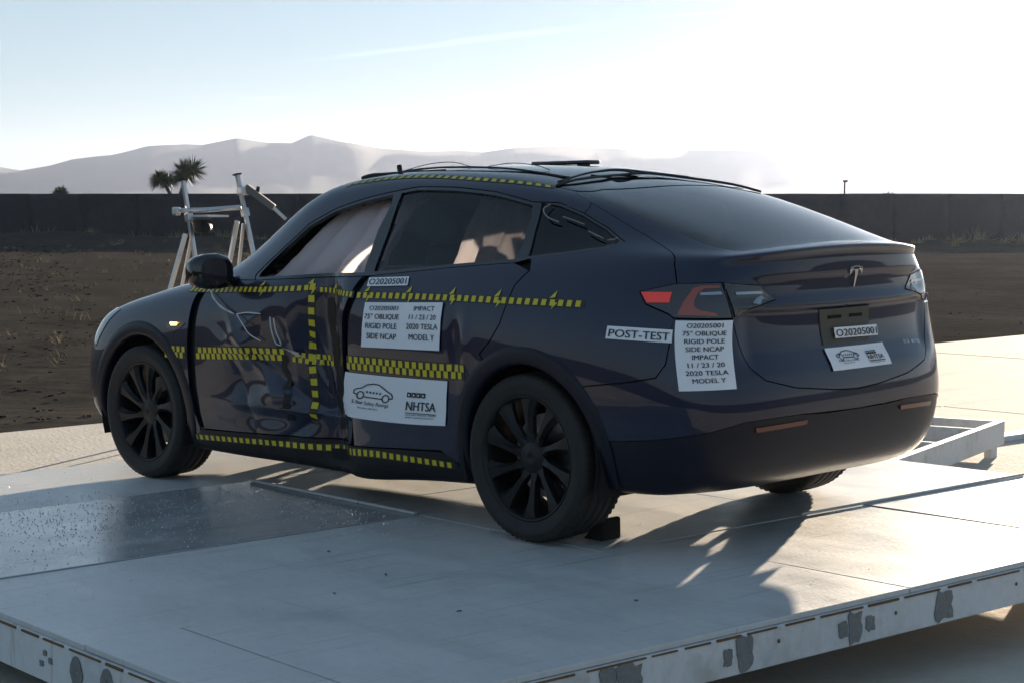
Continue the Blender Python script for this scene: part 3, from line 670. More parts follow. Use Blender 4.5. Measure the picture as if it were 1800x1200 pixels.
# ------------------------------------------------------------------ tape, sheets and lettering stuck to the skin
def skin(u, v, lift):
    """points on either half of the car; u beyond 18 runs on to the right half"""
    u = np.atleast_1d(np.asarray(u, float)); v = np.atleast_1d(np.asarray(v, float)); P = np.zeros((len(u), 3))
    l = u <= 18
    for msk, s, uu_ in ((l, 1, u), (~l, -1, 36 - u)):
        if msk.any():
            p, n = surface_n(uu_[msk], v[msk], s); P[msk] = p + n * lift
    return P
def arc_path(uvs, n=400):
    """evenly spaced samples (3D length) along a smooth (u,v) line"""
    q = np.array(smooth_path(uvs, 24)); P = skin(q[:, 0], q[:, 1], 0); s = np.concatenate([[0], np.cumsum(np.linalg.norm(np.diff(P, axis=0), axis=1))])
    return q, s
def checker_tape(name, uvs, width, pitch, rows=1, label=None, duty=.56, lift=.0022, vertical=False, back=True):
    q, s = arc_path(uvs); Ltot = s[-1]; F, fm, todo, lifts = [], [], [], []
    at_ = lambda d: np.array([np.interp(d, s, q[:, 0]), np.interp(d, s, q[:, 1])])
    def quad(d0, d1, w0, w1, mi, lf):
        pts = []
        for d in (d0, d1):
            c = at_(d); t = at_(min(d + .004, Ltot)) - at_(max(d - .004, 0)); su, sv = metric(float(np.clip(c[0], .1, 17.9)), float(np.clip(c[1], .1, 15.9)))
            T = np.array([t[0] * su, t[1] * sv]); T = T / max(np.linalg.norm(T), 1e-9); Nn = np.array([-T[1] / su, T[0] / sv])
            pts += [c + Nn * w0, c + Nn * w1]
        todo.append(pts); lifts.append(lf); fm.append(mi)
    n = max(1, int(round(Ltot / pitch))); pt = Ltot / n; hw = width / 2
    if back:
        nb = max(2, int(Ltot / .02))
        for k in range(nb): quad(Ltot * k / nb, Ltot * (k + 1) / nb, -hw * rows - .003, hw * rows + .003, 1, lift - .0010)
    for r in range(rows):
        w0 = (r - rows / 2) * width + .001; w1 = w0 + width - .002
        for k in range(n):
            o = pt * (.5 if (rows > 1 and r % 2) else 0) * .9; d0 = min(k * pt + o, Ltot); d1 = min(k * pt + o + pt * duty, Ltot)
            if d1 - d0 > .003: quad(d0, d1, w0, w1, 0, lift)
    A = np.array(todo).reshape(-1, 2); P0 = skin(A[:, 0], A[:, 1], 0); N0 = (skin(A[:, 0], A[:, 1], .1) - P0) * 10; V = P0 + N0 * np.repeat(lifts, 4)[:, None]
    for k in range(len(todo)):
        o = 4 * k; nrm = np.cross(V[o + 1] - V[o], V[o + 2] - V[o])
        F.append((o, o + 1, o + 3, o + 2) if nrm @ N0[o] < 0 else (o, o + 2, o + 3, o + 1))
    o = pydata(name, V.tolist(), F, None, car, False, ['tape_yellow', 'tape_black'], fm)
    if label: o['label'] = label
    return o
checker_tape('marker_tape', UV['tape_belt_f'], .028, .041, 1, 'yellow checker tape along the top of the crushed front door')
checker_tape('marker_tape', UV['tape_belt_m'], .026, .030, 1)
checker_tape('marker_tape', UV['tape_belt_r'], .028, .046, 1, 'yellow checker tape below the rear side window')
checker_tape('marker_tape', UV['tape_mid_f'], .030, .044, 2)
checker_tape('marker_tape', UV['tape_mid_d'], .030, .046, 2, 'double row of yellow checks across the front door', .62)
checker_tape('marker_tape', UV['tape_mid_x'], .026, .040, 2, back=False)
checker_tape('marker_tape', UV['tape_mid_r'], .031, .046, 2, 'double row of yellow checks across the rear door', .6)
checker_tape('marker_tape', UV['tape_sill'], .027, .049, 1, 'yellow checker tape along the sill')
checker_tape('marker_tape', UV['tape_vert'], .032, .056, 1, 'upright yellow checker tape marking the impact line')
checker_tape('marker_tape', [(6.95, 12.85), (7.35, 13.02)] + L('tape_rail', *range(-5, 0)), .026, .052, 1, 'yellow checker tape along the roof rail')
for i, (u, v) in enumerate(UV['flags']):
    su, sv = metric(u, v); V = []
    for tri in (((-.026, .000), (.006, .034), (.004, .004)), ((-.004, -.046), (.004, -.016), (.024, -.020))):
        for (a, b) in tri: V.append(skin(u + a / -su * -1, v + b / sv, .0034)[0])
    pydata('marker_flag', V, [(0, 1, 2), (3, 4, 5)], 'tape_yellow', car)

def bilerp(c, s, t):
    """s along the top edge, t down the sheet; c = TL, TR, BR, BL"""
    c = np.array(c, float); s = np.asarray(s)[..., None]; t = np.asarray(t)[..., None]
    return (c[0] * (1 - s) + c[1] * s) * (1 - t) + (c[3] * (1 - s) + c[2] * s) * t
def sheet(name, c, label, lift=.003, nx=44, ny=32, parent=None, m='sheet', curl=.0):
    S, T = np.meshgrid(np.linspace(0, 1, nx + 1), np.linspace(0, 1, ny + 1)); q = bilerp(c, S.ravel(), T.ravel())
    P = skin(q[:, 0], q[:, 1], lift); N = skin(q[:, 0], q[:, 1], lift + .01) - P
    P = P + N * 100 * np.array([.0012 * (1 + noise.noise((a * 5 + lift * 999, b * 4, c[0][0]))) for a, b in zip(S.ravel(), T.ravel())])[:, None]
    cu = curl * ((np.abs(S.ravel() * 2 - 1) ** 6 + np.abs(T.ravel() * 2 - 1) ** 6)); P = P + N * 100 * cu[:, None]
    F = [(j * (nx + 1) + i, (j + 1) * (nx + 1) + i, (j + 1) * (nx + 1) + i + 1, j * (nx + 1) + i + 1) for j in range(ny) for i in range(nx)]
    o = pydata(name, P.tolist(), F, m, parent or car, True); o['label'] = label; return o
def sheet_size(c):
    P = skin([p[0] for p in c], [p[1] for p in c], 0); return np.linalg.norm(P[1] - P[0]), np.linalg.norm(P[3] - P[0])
def text_tris(txt, size, bold=.0, shear=0):
    cu = bpy.data.curves.new('t', 'FONT'); cu.body = txt; cu.size = 1; cu.align_x = 'LEFT'; cu.offset = bold; cu.resolution_u = 3
    ob = bpy.data.objects.new('t', cu); COL.objects.link(ob); bpy.context.view_layer.update()
    dg = bpy.context.evaluated_depsgraph_get(); me = bpy.data.meshes.new_from_object(ob.evaluated_get(dg)); bpy.data.objects.remove(ob, do_unlink=True); bpy.data.curves.remove(cu)
    bm = bmesh.new(); bm.from_mesh(me); bpy.data.meshes.remove(me); bmesh.ops.triangulate(bm, faces=bm.faces[:])
    V = np.array([(v.co.x, v.co.y) for v in bm.verts]) if bm.verts else np.zeros((0, 2)); bm.verts.index_update(); F = [tuple(v.index for v in f.verts) for f in bm.faces]; bm.free()
    return V, F
def stick(name, c, V2, F, lift, parent, m='ink', double=0):
    """lay flat artwork given in sheet fractions (s right, t down) on the sheet"""
    q = bilerp(c, V2[:, 0], V2[:, 1]); P = skin(q[:, 0], q[:, 1], lift)
    if double: P[double:] = skin(q[double:, 0], q[double:, 1], lift + .0003)
    out = []
    for f in F:
        a, b, d = P[f[0]], P[f[1]], P[f[2]]; nn = np.cross(b - a, d - a); o = skin(q[f[0], 0], q[f[0], 1], lift + .01)[0] - a if len(out) == 0 else o
        out.append(f if nn @ o > 0 else f[::-1])
    return pydata(name, P.tolist(), out, m, parent)
def lettering(name, c, lines, parent, lift=.0070, bold=0, weight=True):
    """lines: (text, centre s or left s, baseline t, cap height as a fraction of the sheet, width fraction, align)"""
    for (txt, s0, tb, hgt, wid, al) in lines:
        V, F = text_tris(txt, 1, bold)
        if not len(V): continue
        w = V[:, 0].max() - V[:, 0].min(); cap = .73; x = (V[:, 0] - V[:, 0].min()) / w * wid; y = V[:, 1] / cap * hgt
        x = x + (s0 - wid / 2 if al == 'c' else s0)
        sw, sh = sheet_size(c); k = .022 * hgt * sh / sw if weight else 0
        x2 = np.concatenate([x - k, x + k]) if k else x; y2 = np.concatenate([y, y]) if k else y
        stick(name, c, np.stack([x2, tb - y2], 1), F + ([tuple(i + len(V) for i in f) for f in F] if k else []), lift, parent, double=len(V) if k else 0)
def strokes(name, c, lines, width, parent, lift=.0062, extra=()):
    w, h = sheet_size(c); V, F = [], []
    for ln in lines:
        for a, b in zip(ln, ln[1:]):
            a2, b2 = np.array([a[0] * w, a[1] * h]), np.array([b[0] * w, b[1] * h]); d = b2 - a2; l = np.linalg.norm(d)
            if l < 1e-6: continue
            n = np.array([-d[1], d[0]]) / l * width / 2; e = d / l * width * .3; o = len(V)
            V += [(p[0] / w, p[1] / h) for p in (a2 - n - e, a2 + n - e, b2 + n + e, b2 - n + e)]; F += [(o, o + 1, o + 2), (o, o + 2, o + 3)]
    for poly in extra:
        o = len(V); V += list(poly); F += [(o, o + i, o + i + 1) for i in range(1, len(poly) - 1)]
    return stick(name, c, np.array(V), F, lift, parent)
pn = sheet('number_label', UV['paper_number'], 'white label reading O20205001 above the belt tape')
lettering('print', UV['paper_number'], [('O20205001', .5, .86, .70, .92, 'c')], pn)
pi = sheet('info_sheet', UV['paper_info'], 'white four-line test sheet on the rear door', curl=.002)
lettering('print', UV['paper_info'], [('O20205001', .245, .20, .115, .36, 'c'), ('IMPACT', .765, .20, .115, .27, 'c'), ('75° OBLIQUE', .235, .41, .125, .43, 'c'), ('11 / 23 / 20', .755, .40, .115, .35, 'c'),
    ('RIGID POLE', .235, .62, .125, .39, 'c'), ('2020 TESLA', .76, .605, .12, .41, 'c'), ('SIDE NCAP', .245, .83, .12, .37, 'c'), ('MODEL Y', .76, .82, .12, .33, 'c')], pi)
pp = sheet('post_test_label', UV['paper_post'], 'white label reading POST-TEST on the rear wing')
lettering('print', UV['paper_post'], [('POST-TEST', .5, .83, .62, .92, 'c')], pp)
pt_ = sheet('test_sheet', UV['paper_tall'], 'tall white eight-line test sheet under the tail lamp', curl=.001)
lettering('print', UV['paper_tall'], [(t, .52 + d, .105 + i * .1125, .07, w, 'c') for i, (t, w, d) in enumerate((('O20205001', .63, 0), ('75° OBLIQUE', .76, 0), ('RIGID POLE', .70, 0), ('SIDE NCAP', .66, 0), ('IMPACT', .46, 0), ('11 / 23 / 20', .64, 0), ('2020 TESLA', .74, 0), ('MODEL Y', .58, .02)))], pt_)
pl_ = sheet('number_label', UV['paper_plate'], 'white label reading O20205001 across the plate bracket', lift=.012)
lettering('print', UV['paper_plate'], [('O20205001', .5, .86, .70, .94, 'c')], pl_, lift=.0162)
def star(cx, cy, rx, ry): return [(cx + rx * (1 if k % 2 == 0 else .42) * math.sin(k * math.pi / 5), cy - ry * (1 if k % 2 == 0 else .42) * math.cos(k * math.pi / 5)) for k in range(10)]
def rating(c, label, lift):
    ps = sheet('rating_sheet', c, label, lift=lift, curl=.001); w, h = sheet_size(c); k = w / h; l2 = lift + .0040
    carl = [(.135, .43), (.135, .36), (.155, .33), (.20, .30), (.24, .22), (.30, .19), (.35, .20), (.40, .27), (.44, .33), (.475, .37), (.49, .42), (.49, .47), (.465, .48)]
    wheel = lambda cx, cy, r: [(cx + r * math.cos(t * math.pi / 8), cy + r * k * math.sin(t * math.pi / 8)) for t in range(17)]
    strokes('car_outline', c, [carl, [(.24, .49), (.395, .50)], [(.135, .43), (.165, .45)], wheel(.20, .46, .030), wheel(.43, .485, .030)], .0042 * w / .45, ps, l2)
    strokes('rating_stars', c, [], .003, ps, l2, [(x_, y_) and [(p[0], p[1]) for p in tri] for cx in (.255, .285, .315, .345, .375) for s_ in (star(cx, .375 + (cx - .25) * .1, .0135, .0135 * k),) for x_, y_ in (s_[0],) for tri in [[(cx, .375 + (cx - .25) * .1)] + [s_[i], s_[(i + 1) % 10]] for i in range(10)]])
    lettering('print', c, [('5-Star', .135, .655, .085, .105, 'l'), ('NHTSA', .625, .685, .20, .275, 'l'), ('More Stars. Safer Cars.', .20, .755, .040, .18, 'l'), ('NATIONAL HIGHWAY TRAFFIC', .625, .80, .032, .285, 'l'), ('SAFETY ADMINISTRATION', .63, .86, .032, .26, 'l')], ps, l2)
    lettering('print', c, [('Safety Ratings', .25, .665, .085, .215, 'l')], ps, l2, 0, False)
    sq = lambda x0, y0, a: [(x0, y0), (x0 + a, y0), (x0 + a, y0 + a * k), (x0, y0 + a * k)]
    strokes('print_rule', c, [[(.625, .745), (.905, .755)]], .003 * w / .45, ps, l2)
    for i in range(4):
        strokes('icon', c, [], .003, ps, l2, [sq(.622 + i * .045, .30, .039)])
        strokes('icon_mark', c, [], .003, ps, l2 + .0008, [sq(.634 + i * .045, .335, .014)]).data.materials[0] = MATS['sheet']
    return ps
rating(UV['paper_rating'], 'white safety rating sheet with car outline low on the rear door', .003)
rating(UV['paper_rear'], 'white safety rating sheet stuck askew on the tailgate', .004)
# maker's badge and trim lettering on the hatch
lu, lv = UV['logo'][0][0], UV['logo'][0][1]
def badge_poly(name, pts, lift=.006):
    su, sv = metric(17.8, 7.6); V = skin([18.15 + p[0] / su for p in pts], [7.80 + p[1] / sv for p in pts], lift); n = len(pts)
    c = V.mean(0); V2 = np.concatenate([V, skin([18.15 + p[0] / su for p in pts], [7.80 + p[1] / sv for p in pts], 0)])
    F = [(i, (i + 1) % n, n + (i + 1) % n, n + i) for i in range(n)] + [tuple(range(n))]
    o = pydata(name, V2.tolist(), F, 'badge', gate); bm = bmesh.new(); bm.from_mesh(o.data); bmesh.ops.recalc_face_normals(bm, faces=bm.faces[:]); bm.to_mesh(o.data); bm.free(); return o
badge_poly('badge_stem', [(-.014, .026), (.014, .026), (.008, .010), (.003, -.048), (-.003, -.048), (-.008, .010)])
badge_poly('badge_arm', [(-.046, .026), (-.018, .032), (-.016, .022), (-.028, .018), (-.040, .008)]); badge_poly('badge_arm', [(.046, .026), (.018, .032), (.016, .022), (.028, .018), (.040, .008)])
badge_poly('badge_cap', [(-.046, .034), (-.024, .040), (0, .042), (.024, .040), (.046, .034), (.043, .030), (.022, .036), (0, .038), (-.022, .036), (-.043, .030)])
bu = UV['badge']; cb = [(bu[0][0], bu[0][1] + .08), (bu[1][0], bu[1][1] + .08), (bu[1][0], bu[1][1] - .06), (bu[0][0], bu[0][1] - .06)]
V, F = text_tris('DUAL MOTOR', 1, .01); V = V - V.min(0); V = V / V.max(0); stick('trim_lettering', cb, np.stack([V[:, 0], 1 - V[:, 1]], 1), F, .004, gate, 'badge')
# scuffs in the paint: thin raised curls of trim and scratches
def curl(pts, rad, m='scuff', name='loose_trim_strip', parent=None, label=None):
    P = [skin(u, v, l)[0] for (u, v, l) in pts]; bm = bmesh.new(); bm_tube(bm, smooth_path(P, 6), rad, 6); o = from_bm(name, bm, m, parent or car, True)
    if label: o['label'] = label
    return o
sc_ = UV['scratch']
curl([(11.98, 12.05, .006), (11.86, 11.75, .012), (11.95, 11.45, .012), (12.15, 11.30, .005)], .0035); curl([(12.22, 11.55, .004), (12.45, 11.40, .006), (12.62, 11.28, .004)], .003)
curl([(12.68, 10.95, .004), (12.80, 10.75, .006), (12.92, 10.55, .004)], .003); curl([(12.98, 10.45, .004), (13.10, 10.5, .006), (13.16, 10.65, .004)], .003)
# loose wires hanging out of the crushed door
mat('wire', (.62, .63, .66), .4); mat('cable', (.012, .012, .013), .5)
def wire(pts, rad=.003, m='wire', name='loose_wire'):
    P = [skin(u, v, l)[0] for (u, v, l) in pts]; bm = bmesh.new(); bm_tube(bm, smooth_path(P, 8), rad, 6); return from_bm(name, bm, m, car, True)
wire([(6.3, 7.55, .006), (6.55, 7.45, .02), (6.72, 7.05, .02), (6.95, 6.55, .03), (7.12, 6.35, .015)]); wire([(6.62, 7.35, .015), (6.80, 6.85, .03), (7.05, 6.42, .02), (7.15, 6.3, .01)])
wire([(7.20, 6.30, .01), (7.45, 6.34, .03), (7.62, 6.36, .02)]); wire([(7.22, 6.28, .015), (7.38, 5.95, .03), (7.45, 5.65, .025), (7.58, 5.45, .015)])
wire([(7.75, 6.25, .015), (7.78, 5.85, .03), (7.80, 5.45, .03), (7.84, 5.35, .02)]); wire([(7.80, 6.20, .015), (7.83, 5.8, .025), (7.86, 5.4, .025)])
bm = bmesh.new()
P = [skin(u, v, l)[0] for (u, v, l) in ((7.86, 5.30, .025), (8.02, 5.20, .035), (8.10, 4.98, .03), (7.98, 5.12, .02))]
f = bm.faces.new([bm.verts.new(p) for p in P]); bmesh.ops.solidify(bm, geom=[f], thickness=.002); from_bm('torn_label', bm, 'sheet', car)
# dark scrape streaks where the pole slid
for (u0, v0, u1, v1, w) in ((7.82, 5.1, 7.86, 3.1, .022), (8.45, 7.0, 8.46, 2.9, .030), (8.58, 6.4, 8.56, 2.9, .018)):
    q = [(u0 + (u1 - u0) * k / 10 + .02 * math.sin(k * 2.3), v0 + (v1 - v0) * k / 10) for k in range(11)]; V = []
    for i, (u, v) in enumerate(q):
        ww = w * (.5 + .5 * abs(math.sin(i * 1.7))) / .42
        V += [skin(u - ww, v, .0012)[0], skin(u + ww, v, .0012)[0]]
    pydata('pole_scrape', V, [(2 * k, 2 * k + 2, 2 * k + 3, 2 * k + 1) for k in range(10)], 'plastic', car, True)

# ------------------------------------------------------------------ door mirrors
def mirror(s):
    bm = bmesh.new(); secs = []
    # sections from the root outwards: y, centre x, centre z, half depth, half height
    for (y, cx, cz, hd, hh) in ((.925, 2.055, 1.085, .030, .052), (.95, 2.065, 1.092, .062, .078), (1.0, 2.075, 1.096, .080, .088), (1.055, 2.085, 1.096, .082, .086), (1.10, 2.10, 1.094, .070, .074), (1.125, 2.11, 1.092, .045, .050)):
        ring = []
        for k in range(20):
            a = 2 * math.pi * k / 20; ca, sa = math.cos(a), math.sin(a)
            fx = hd * (abs(ca) ** .7) * (1 if ca >= 0 else -.55) * (1 if ca > 0 else 1); ring.append(bm.verts.new((cx + fx, s * y, cz + hh * (abs(sa) ** .8) * (1 if sa >= 0 else -1))))
        secs.append(ring)
    for a, b in zip(secs, secs[1:]):
        for k in range(20): bm.faces.new((a[k], a[(k + 1) % 20], b[(k + 1) % 20], b[k]))
    bm.faces.new(secs[0]); bm.faces.new(secs[-1]); bmesh.ops.recalc_face_normals(bm, faces=bm.faces[:])
    mh = from_bm('door_mirror', bm, 'gloss_black', car, True)
    V = []
    for k in range(24):
        a = 2 * math.pi * k / 24; V.append((2.044 + .018 * math.cos(a) * .3, s * (1.045 + .072 * abs(math.cos(a)) ** .6 * (1 if math.cos(a) > 0 else -1)), 1.095 + .066 * abs(math.sin(a)) ** .6 * (1 if math.sin(a) > 0 else -1)))
    V = [(2.024, v[1], v[2]) for v in V]; pydata('mirror_glass', V, [tuple(range(24)) if s < 0 else tuple(range(23, -1, -1))], 'clear_lens', mh)  # dark colour stands in for the mirror's dark reflection
    bm = bmesh.new(); bm_tube(bm, [(2.10, s * .85, 1.035), (2.09, s * .90, 1.045), (2.075, s * .97, 1.06)], [.034, .028, .034], 12); from_bm('mirror_foot', bm, 'gloss_black', mh, True)
for s in (1, -1): mirror(s)
# ------------------------------------------------------------------ cabin
def pad_shape(bm, c, s, rot=None, bevel=.05): bm_box(bm, c, s, rot, bevel)
for y in (.38, -.38):
    bm = bmesh.new(); pad_shape(bm, (1.28, y, .58), (.50, .50, .16)); se = from_bm('front_seat', bm, 'seat', car, True)
    bm = bmesh.new(); pad_shape(bm, (.98, y, .92), (.13, .48, .62), Matrix.Rotation(-.28, 3, 'Y'), .05); from_bm('backrest', bm, 'seat', se, True)
    bm = bmesh.new(); pad_shape(bm, (.86, y, 1.27), (.10, .26, .18), Matrix.Rotation(-.2, 3, 'Y'), .045); from_bm('headrest', bm, 'seat', se, True)
bm = bmesh.new(); pad_shape(bm, (.30, 0, .62), (.48, 1.22, .16)); rs = from_bm('rear_seat', bm, 'seat', car, True)
bm = bmesh.new(); pad_shape(bm, (.02, 0, .92), (.13, 1.22, .52), Matrix.Rotation(-.35, 3, 'Y'), .05); from_bm('backrest', bm, 'seat', rs, True)
for y in (.38, 0, -.38):
    bm = bmesh.new(); pad_shape(bm, (-.08, y, 1.18), (.09, .22, .14), None, .04); from_bm('headrest', bm, 'seat', rs, True)
bm = bmesh.new(); bm_box(bm, (2.18, 0, .90), (.42, 1.42, .20), bevel=.06); from_bm('dashboard', bm, 'seat', car, True)
bm = bmesh.new(); bmesh.ops.create_circle(bm, segments=3, radius=.001); bm.free()
V, F = [], []
for k in range(36):
    for j in range(8):
        a, b = 2 * math.pi * k / 36, 2 * math.pi * j / 8; r = .18 + .014 * math.cos(b); p = Vector((.014 * math.sin(b), r * math.cos(a), r * math.sin(a))); p.rotate(Euler((0, -.4, 0))); V.append((p.x + 1.82, p.y + .38, p.z + .93))
for k in range(36):
    for j in range(8): F.append((k * 8 + j, k * 8 + (j + 1) % 8, ((k + 1) % 36) * 8 + (j + 1) % 8, ((k + 1) % 36) * 8 + j))
pydata('steering_wheel', V, F, 'seat', car, True)
# curtain airbags hanging inside the side windows
def curtain(name, u0, u1, side, label=None, vlo=8.3, inset=.06):
    nx_, nz_ = 46, 18; V = []
    su_, sv_ = np.meshgrid(np.linspace(0, 1, nx_ + 1), np.linspace(0, 1, nz_ + 1)); PP, NN = surface_n(u0 + (u1 - u0) * su_, vlo + (12.75 - vlo) * sv_, side)
    for j in range(nz_ + 1):
        for i in range(nx_ + 1):
            s_, t_ = i / nx_, j / nz_; p, n = PP[j, i], NN[j, i]
            puff = .055 * abs(math.sin(s_ * math.pi * 3.3 + .5)) ** .6 * math.sin(math.pi * min(max(t_, .02), .98)) ** .5
            wr = .012 * noise.noise((s_ * 9, t_ * 5, 1.5 * side)) + .008 * noise.noise((s_ * 22 + t_ * 9, t_ * 14, 4))
            V.append(tuple(p - n * (inset + .055 - puff + wr)))
    F = [(j * (nx_ + 1) + i, j * (nx_ + 1) + i + 1, (j + 1) * (nx_ + 1) + i + 1, (j + 1) * (nx_ + 1) + i) for j in range(nz_) for i in range(nx_)]
    o = pydata(name, V, F, 'airbag', car, True)
    if label: o['label'] = label
curtain('curtain_airbag', 7.12, 9.15, 1, 'pale pink deployed curtain airbag filling the broken front window')
curtain('curtain_airbag', 9.6, 11.2, -1, None, 9.0, .05)
curtain('curtain_airbag', 10.35, 11.5, 1, 'pale curtain airbag dimly seen through the rear side window', 8.9, .04)
# ragged glass left in the front window sill
rnd = random.Random(6); bm = bmesh.new()
for k in range(16):
    u = 7.45 + k * .05; p = skin(u, 8.95, -.010)[0]; q = skin(u + .05, 8.95, -.010)[0]; t = skin(u + .02, 9.0 + rnd.uniform(.05, .30), -.012)[0]; bm.faces.new([bm.verts.new(p), bm.verts.new(q), bm.verts.new(t)])
tag(from_bm('glass_stubs', bm, 'glass_clear', car), kind='stuff')
# ------------------------------------------------------------------ test gear on the roof
def top_z(x, y):
    """roof height, by search on the skin"""
    best = None
    U, Vv = np.meshgrid(np.linspace(0, 18, 91), np.linspace(10, 16, 61)); P = raw_surface(U, Vv); d = (P[..., 0] - x) ** 2 + (P[..., 1] - abs(y)) ** 2
    return float(P[..., 2].ravel()[d.argmin()])
def roof_cable(pts, rad, label=None, lift=.006):
    bm = bmesh.new(); P = [Vector((x, y, top_z(x, y) + lift + h)) for (x, y, h) in pts]; bm_tube(bm, smooth_path([tuple(p) for p in P], 7), rad, 6); o = from_bm('roof_cable', bm, 'cable', car, True)
    if label: o['label'] = label
roof_cable([(.16, .56, .0), (.15, .45, .003), (.15, .30, .006), (.17, .15, .002), (.14, .0, .008), (.08, -.2, .005), (.0, -.42, .002), (-.06, -.55, 0)], .006, 'bundle of black cables laid across the back of the roof')
roof_cable([(.19, .52, .0), (.22, .30, .006), (.24, .10, .010), (.19, -.05, .006), (.12, -.25, .006)], .005); roof_cable([(.25, .25, .0), (.21, .16, .014), (.18, .10, .016), (.17, .04, .004)], .005)
roof_cable([(1.35, .42, 0), (1.2, .38, .02), (1.05, .36, .022), (.92, .36, .0)], .002); roof_cable([(.80, .36, 0), (.66, .34, .016), (.52, .33, .014), (.42, .34, 0)], .002); roof_cable([(1.30, .43, 0), (1.0, .45, .004), (.6, .43, .003), (.22, .42, 0)], .005)
bm = bmesh.new(); bm_bar(bm, (1.15, -.30, 1.588), (.76, -.30, 1.584), .09, .020, .008); bx = from_bm('roof_sensor_bar', bm, 'gloss_black', car, True); bx['label'] = 'low black instrument bar on the far side of the roof'
for x in (1.08, .83):
    bm = bmesh.new(); bm_box(bm, (x, -.30, 1.572), (.04, .05, .025)); from_bm('bar_foot', bm, 'plastic', bx)
bm = bmesh.new(); bm_tube(bm, smooth_path([(1.60, .45, 1.532), (1.52, .46, 1.543), (1.38, .465, 1.547), (1.2, .465, 1.551), (.98, .46, 1.554)], 6), [.012 - .0003 * k for k in range(25)], 8); o = from_bm('roof_trim_roll', bm, 'plastic', car, True); o['label'] = 'black rolled trim lifted along the front of the roof'
bm = bmesh.new(); bm_box(bm, (1.335, .44, 1.572), (.022, .016, .035), Matrix.Rotation(.2, 3, 'Y'), .004); rb_ = from_bm('roof_bracket', bm, 'plastic', car)
# ------------------------------------------------------------------ ground, pad, hills
def mixed(name, cols, scale, rough, bump=.3, bump_scale=20, spec=.3, stretch=None, rough2=None):
    """surface of three tones blended by two scales of noise"""
    m = bpy.data.materials.new(name); m.use_nodes = True; MATS[name] = m; nt = m.node_tree; b = nt.nodes['Principled BSDF']
    t = nt.nodes.new('ShaderNodeTexCoord'); mp = nt.nodes.new('ShaderNodeMapping'); nt.links.new(t.outputs['Object'], mp.inputs[0])
    if stretch: mp.inputs['Scale'].default_value = stretch
    n1 = nt.nodes.new('ShaderNodeTexNoise'); n1.inputs['Scale'].default_value = scale; n1.inputs['Detail'].default_value = 10; n1.inputs['Roughness'].default_value = .65
    n2 = nt.nodes.new('ShaderNodeTexNoise'); n2.inputs['Scale'].default_value = scale * 9; n2.inputs['Detail'].default_value = 8; n2.inputs['Roughness'].default_value = .7
    for n in (n1, n2): nt.links.new(mp.outputs[0], n.inputs['Vector'])
    r = nt.nodes.new('ShaderNodeValToRGB'); e = r.color_ramp.elements; e[0].position = .30; e[1].position = .70; e.new(.5)
    for i, c in enumerate(cols): e[i].color = (*c, 1)
    add = nt.nodes.new('ShaderNodeMath'); add.operation = 'MULTIPLY_ADD'; add.inputs[1].default_value = .45; nt.links.new(n2.outputs[0], add.inputs[0])
    sb = nt.nodes.new('ShaderNodeMath'); sb.operation = 'MULTIPLY'; sb.inputs[1].default_value = .55; nt.links.new(n1.outputs[0], sb.inputs[0]); nt.links.new(sb.outputs[0], add.inputs[2])
    nt.links.new(add.outputs[0], r.inputs[0]); nt.links.new(r.outputs[0], b.inputs['Base Color'])
    b.inputs['Roughness'].default_value = rough; b.inputs['Specular IOR Level'].default_value = spec
    if rough2:
        mr = nt.nodes.new('ShaderNodeMapRange'); mr.inputs['From Min'].default_value = .35; mr.inputs['From Max'].default_value = .65; mr.inputs['To Min'].default_value = rough; mr.inputs['To Max'].default_value = rough2
        nt.links.new(n1.outputs[0], mr.inputs[0]); nt.links.new(mr.outputs[0], b.inputs['Roughness'])
    n3 = nt.nodes.new('ShaderNodeTexNoise'); n3.inputs['Scale'].default_value = bump_scale; n3.inputs['Detail'].default_value = 8; nt.links.new(mp.outputs[0], n3.inputs['Vector'])
    bp = nt.nodes.new('ShaderNodeBump'); bp.inputs['Strength'].default_value = bump; bp.inputs['Distance'].default_value = .02; nt.links.new(n3.outputs[0], bp.inputs['Height']); nt.links.new(bp.outputs[0], b.inputs['Normal'])
    return m
mixed('dirt', [(.030, .027, .024), (.048, .043, .038), (.078, .068, .057)], .35, 1, .9, 3, 0)
mixed('concrete', [(.42, .39, .345), (.52, .475, .41), (.60, .55, .48)], .5, .9, .25, 30, .04)
mixed('deck_paint', [(.44, .435, .42), (.53, .525, .51), (.60, .59, .57)], 1.3, .34, .10, 45, .5, (1, 2.5, 1), .50)
mixed('deck_steel', [(.26, .265, .27), (.33, .335, .34), (.40, .40, .40)], 1.6, .16, .06, 60, .8, (2, 1, 1), .30)
mixed('beam_paint', [(.42, .42, .41), (.60, .60, .60), (.68, .68, .68)], 2.2, .5, .08, 30, .4)
mixed('duct_tape', [(.13, .135, .13), (.17, .175, .17), (.22, .225, .22)], 9, .5, .3, 40, .4)
mixed('rust', [(.10, .05, .02), (.16, .09, .04), (.24, .16, .08)], 9, .85, .3, 60, .2)
mixed('wall_cloth', [(.020, .022, .026), (.028, .030, .036), (.040, .040, .044)], .5, .85, .3, 6, .2)
mixed('hills', [(.03, .028, .027), (.04, .037, .034), (.052, .048, .044)], .004, .95, .1, .05, .1)
mixed('dry_grass', [(.16, .12, .07), (.22, .17, .10), (.30, .24, .15)], 3, .9, .1, 20, .1)
mixed('yucca', [(.030, .040, .014), (.05, .062, .022), (.085, .09, .035)], 4, .6, .1, 30, .3)
mixed('bark', [(.05, .04, .03), (.08, .065, .05), (.12, .10, .08)], 6, .9, .5, 30, .1)
wall_n = (-.7245, .6892)
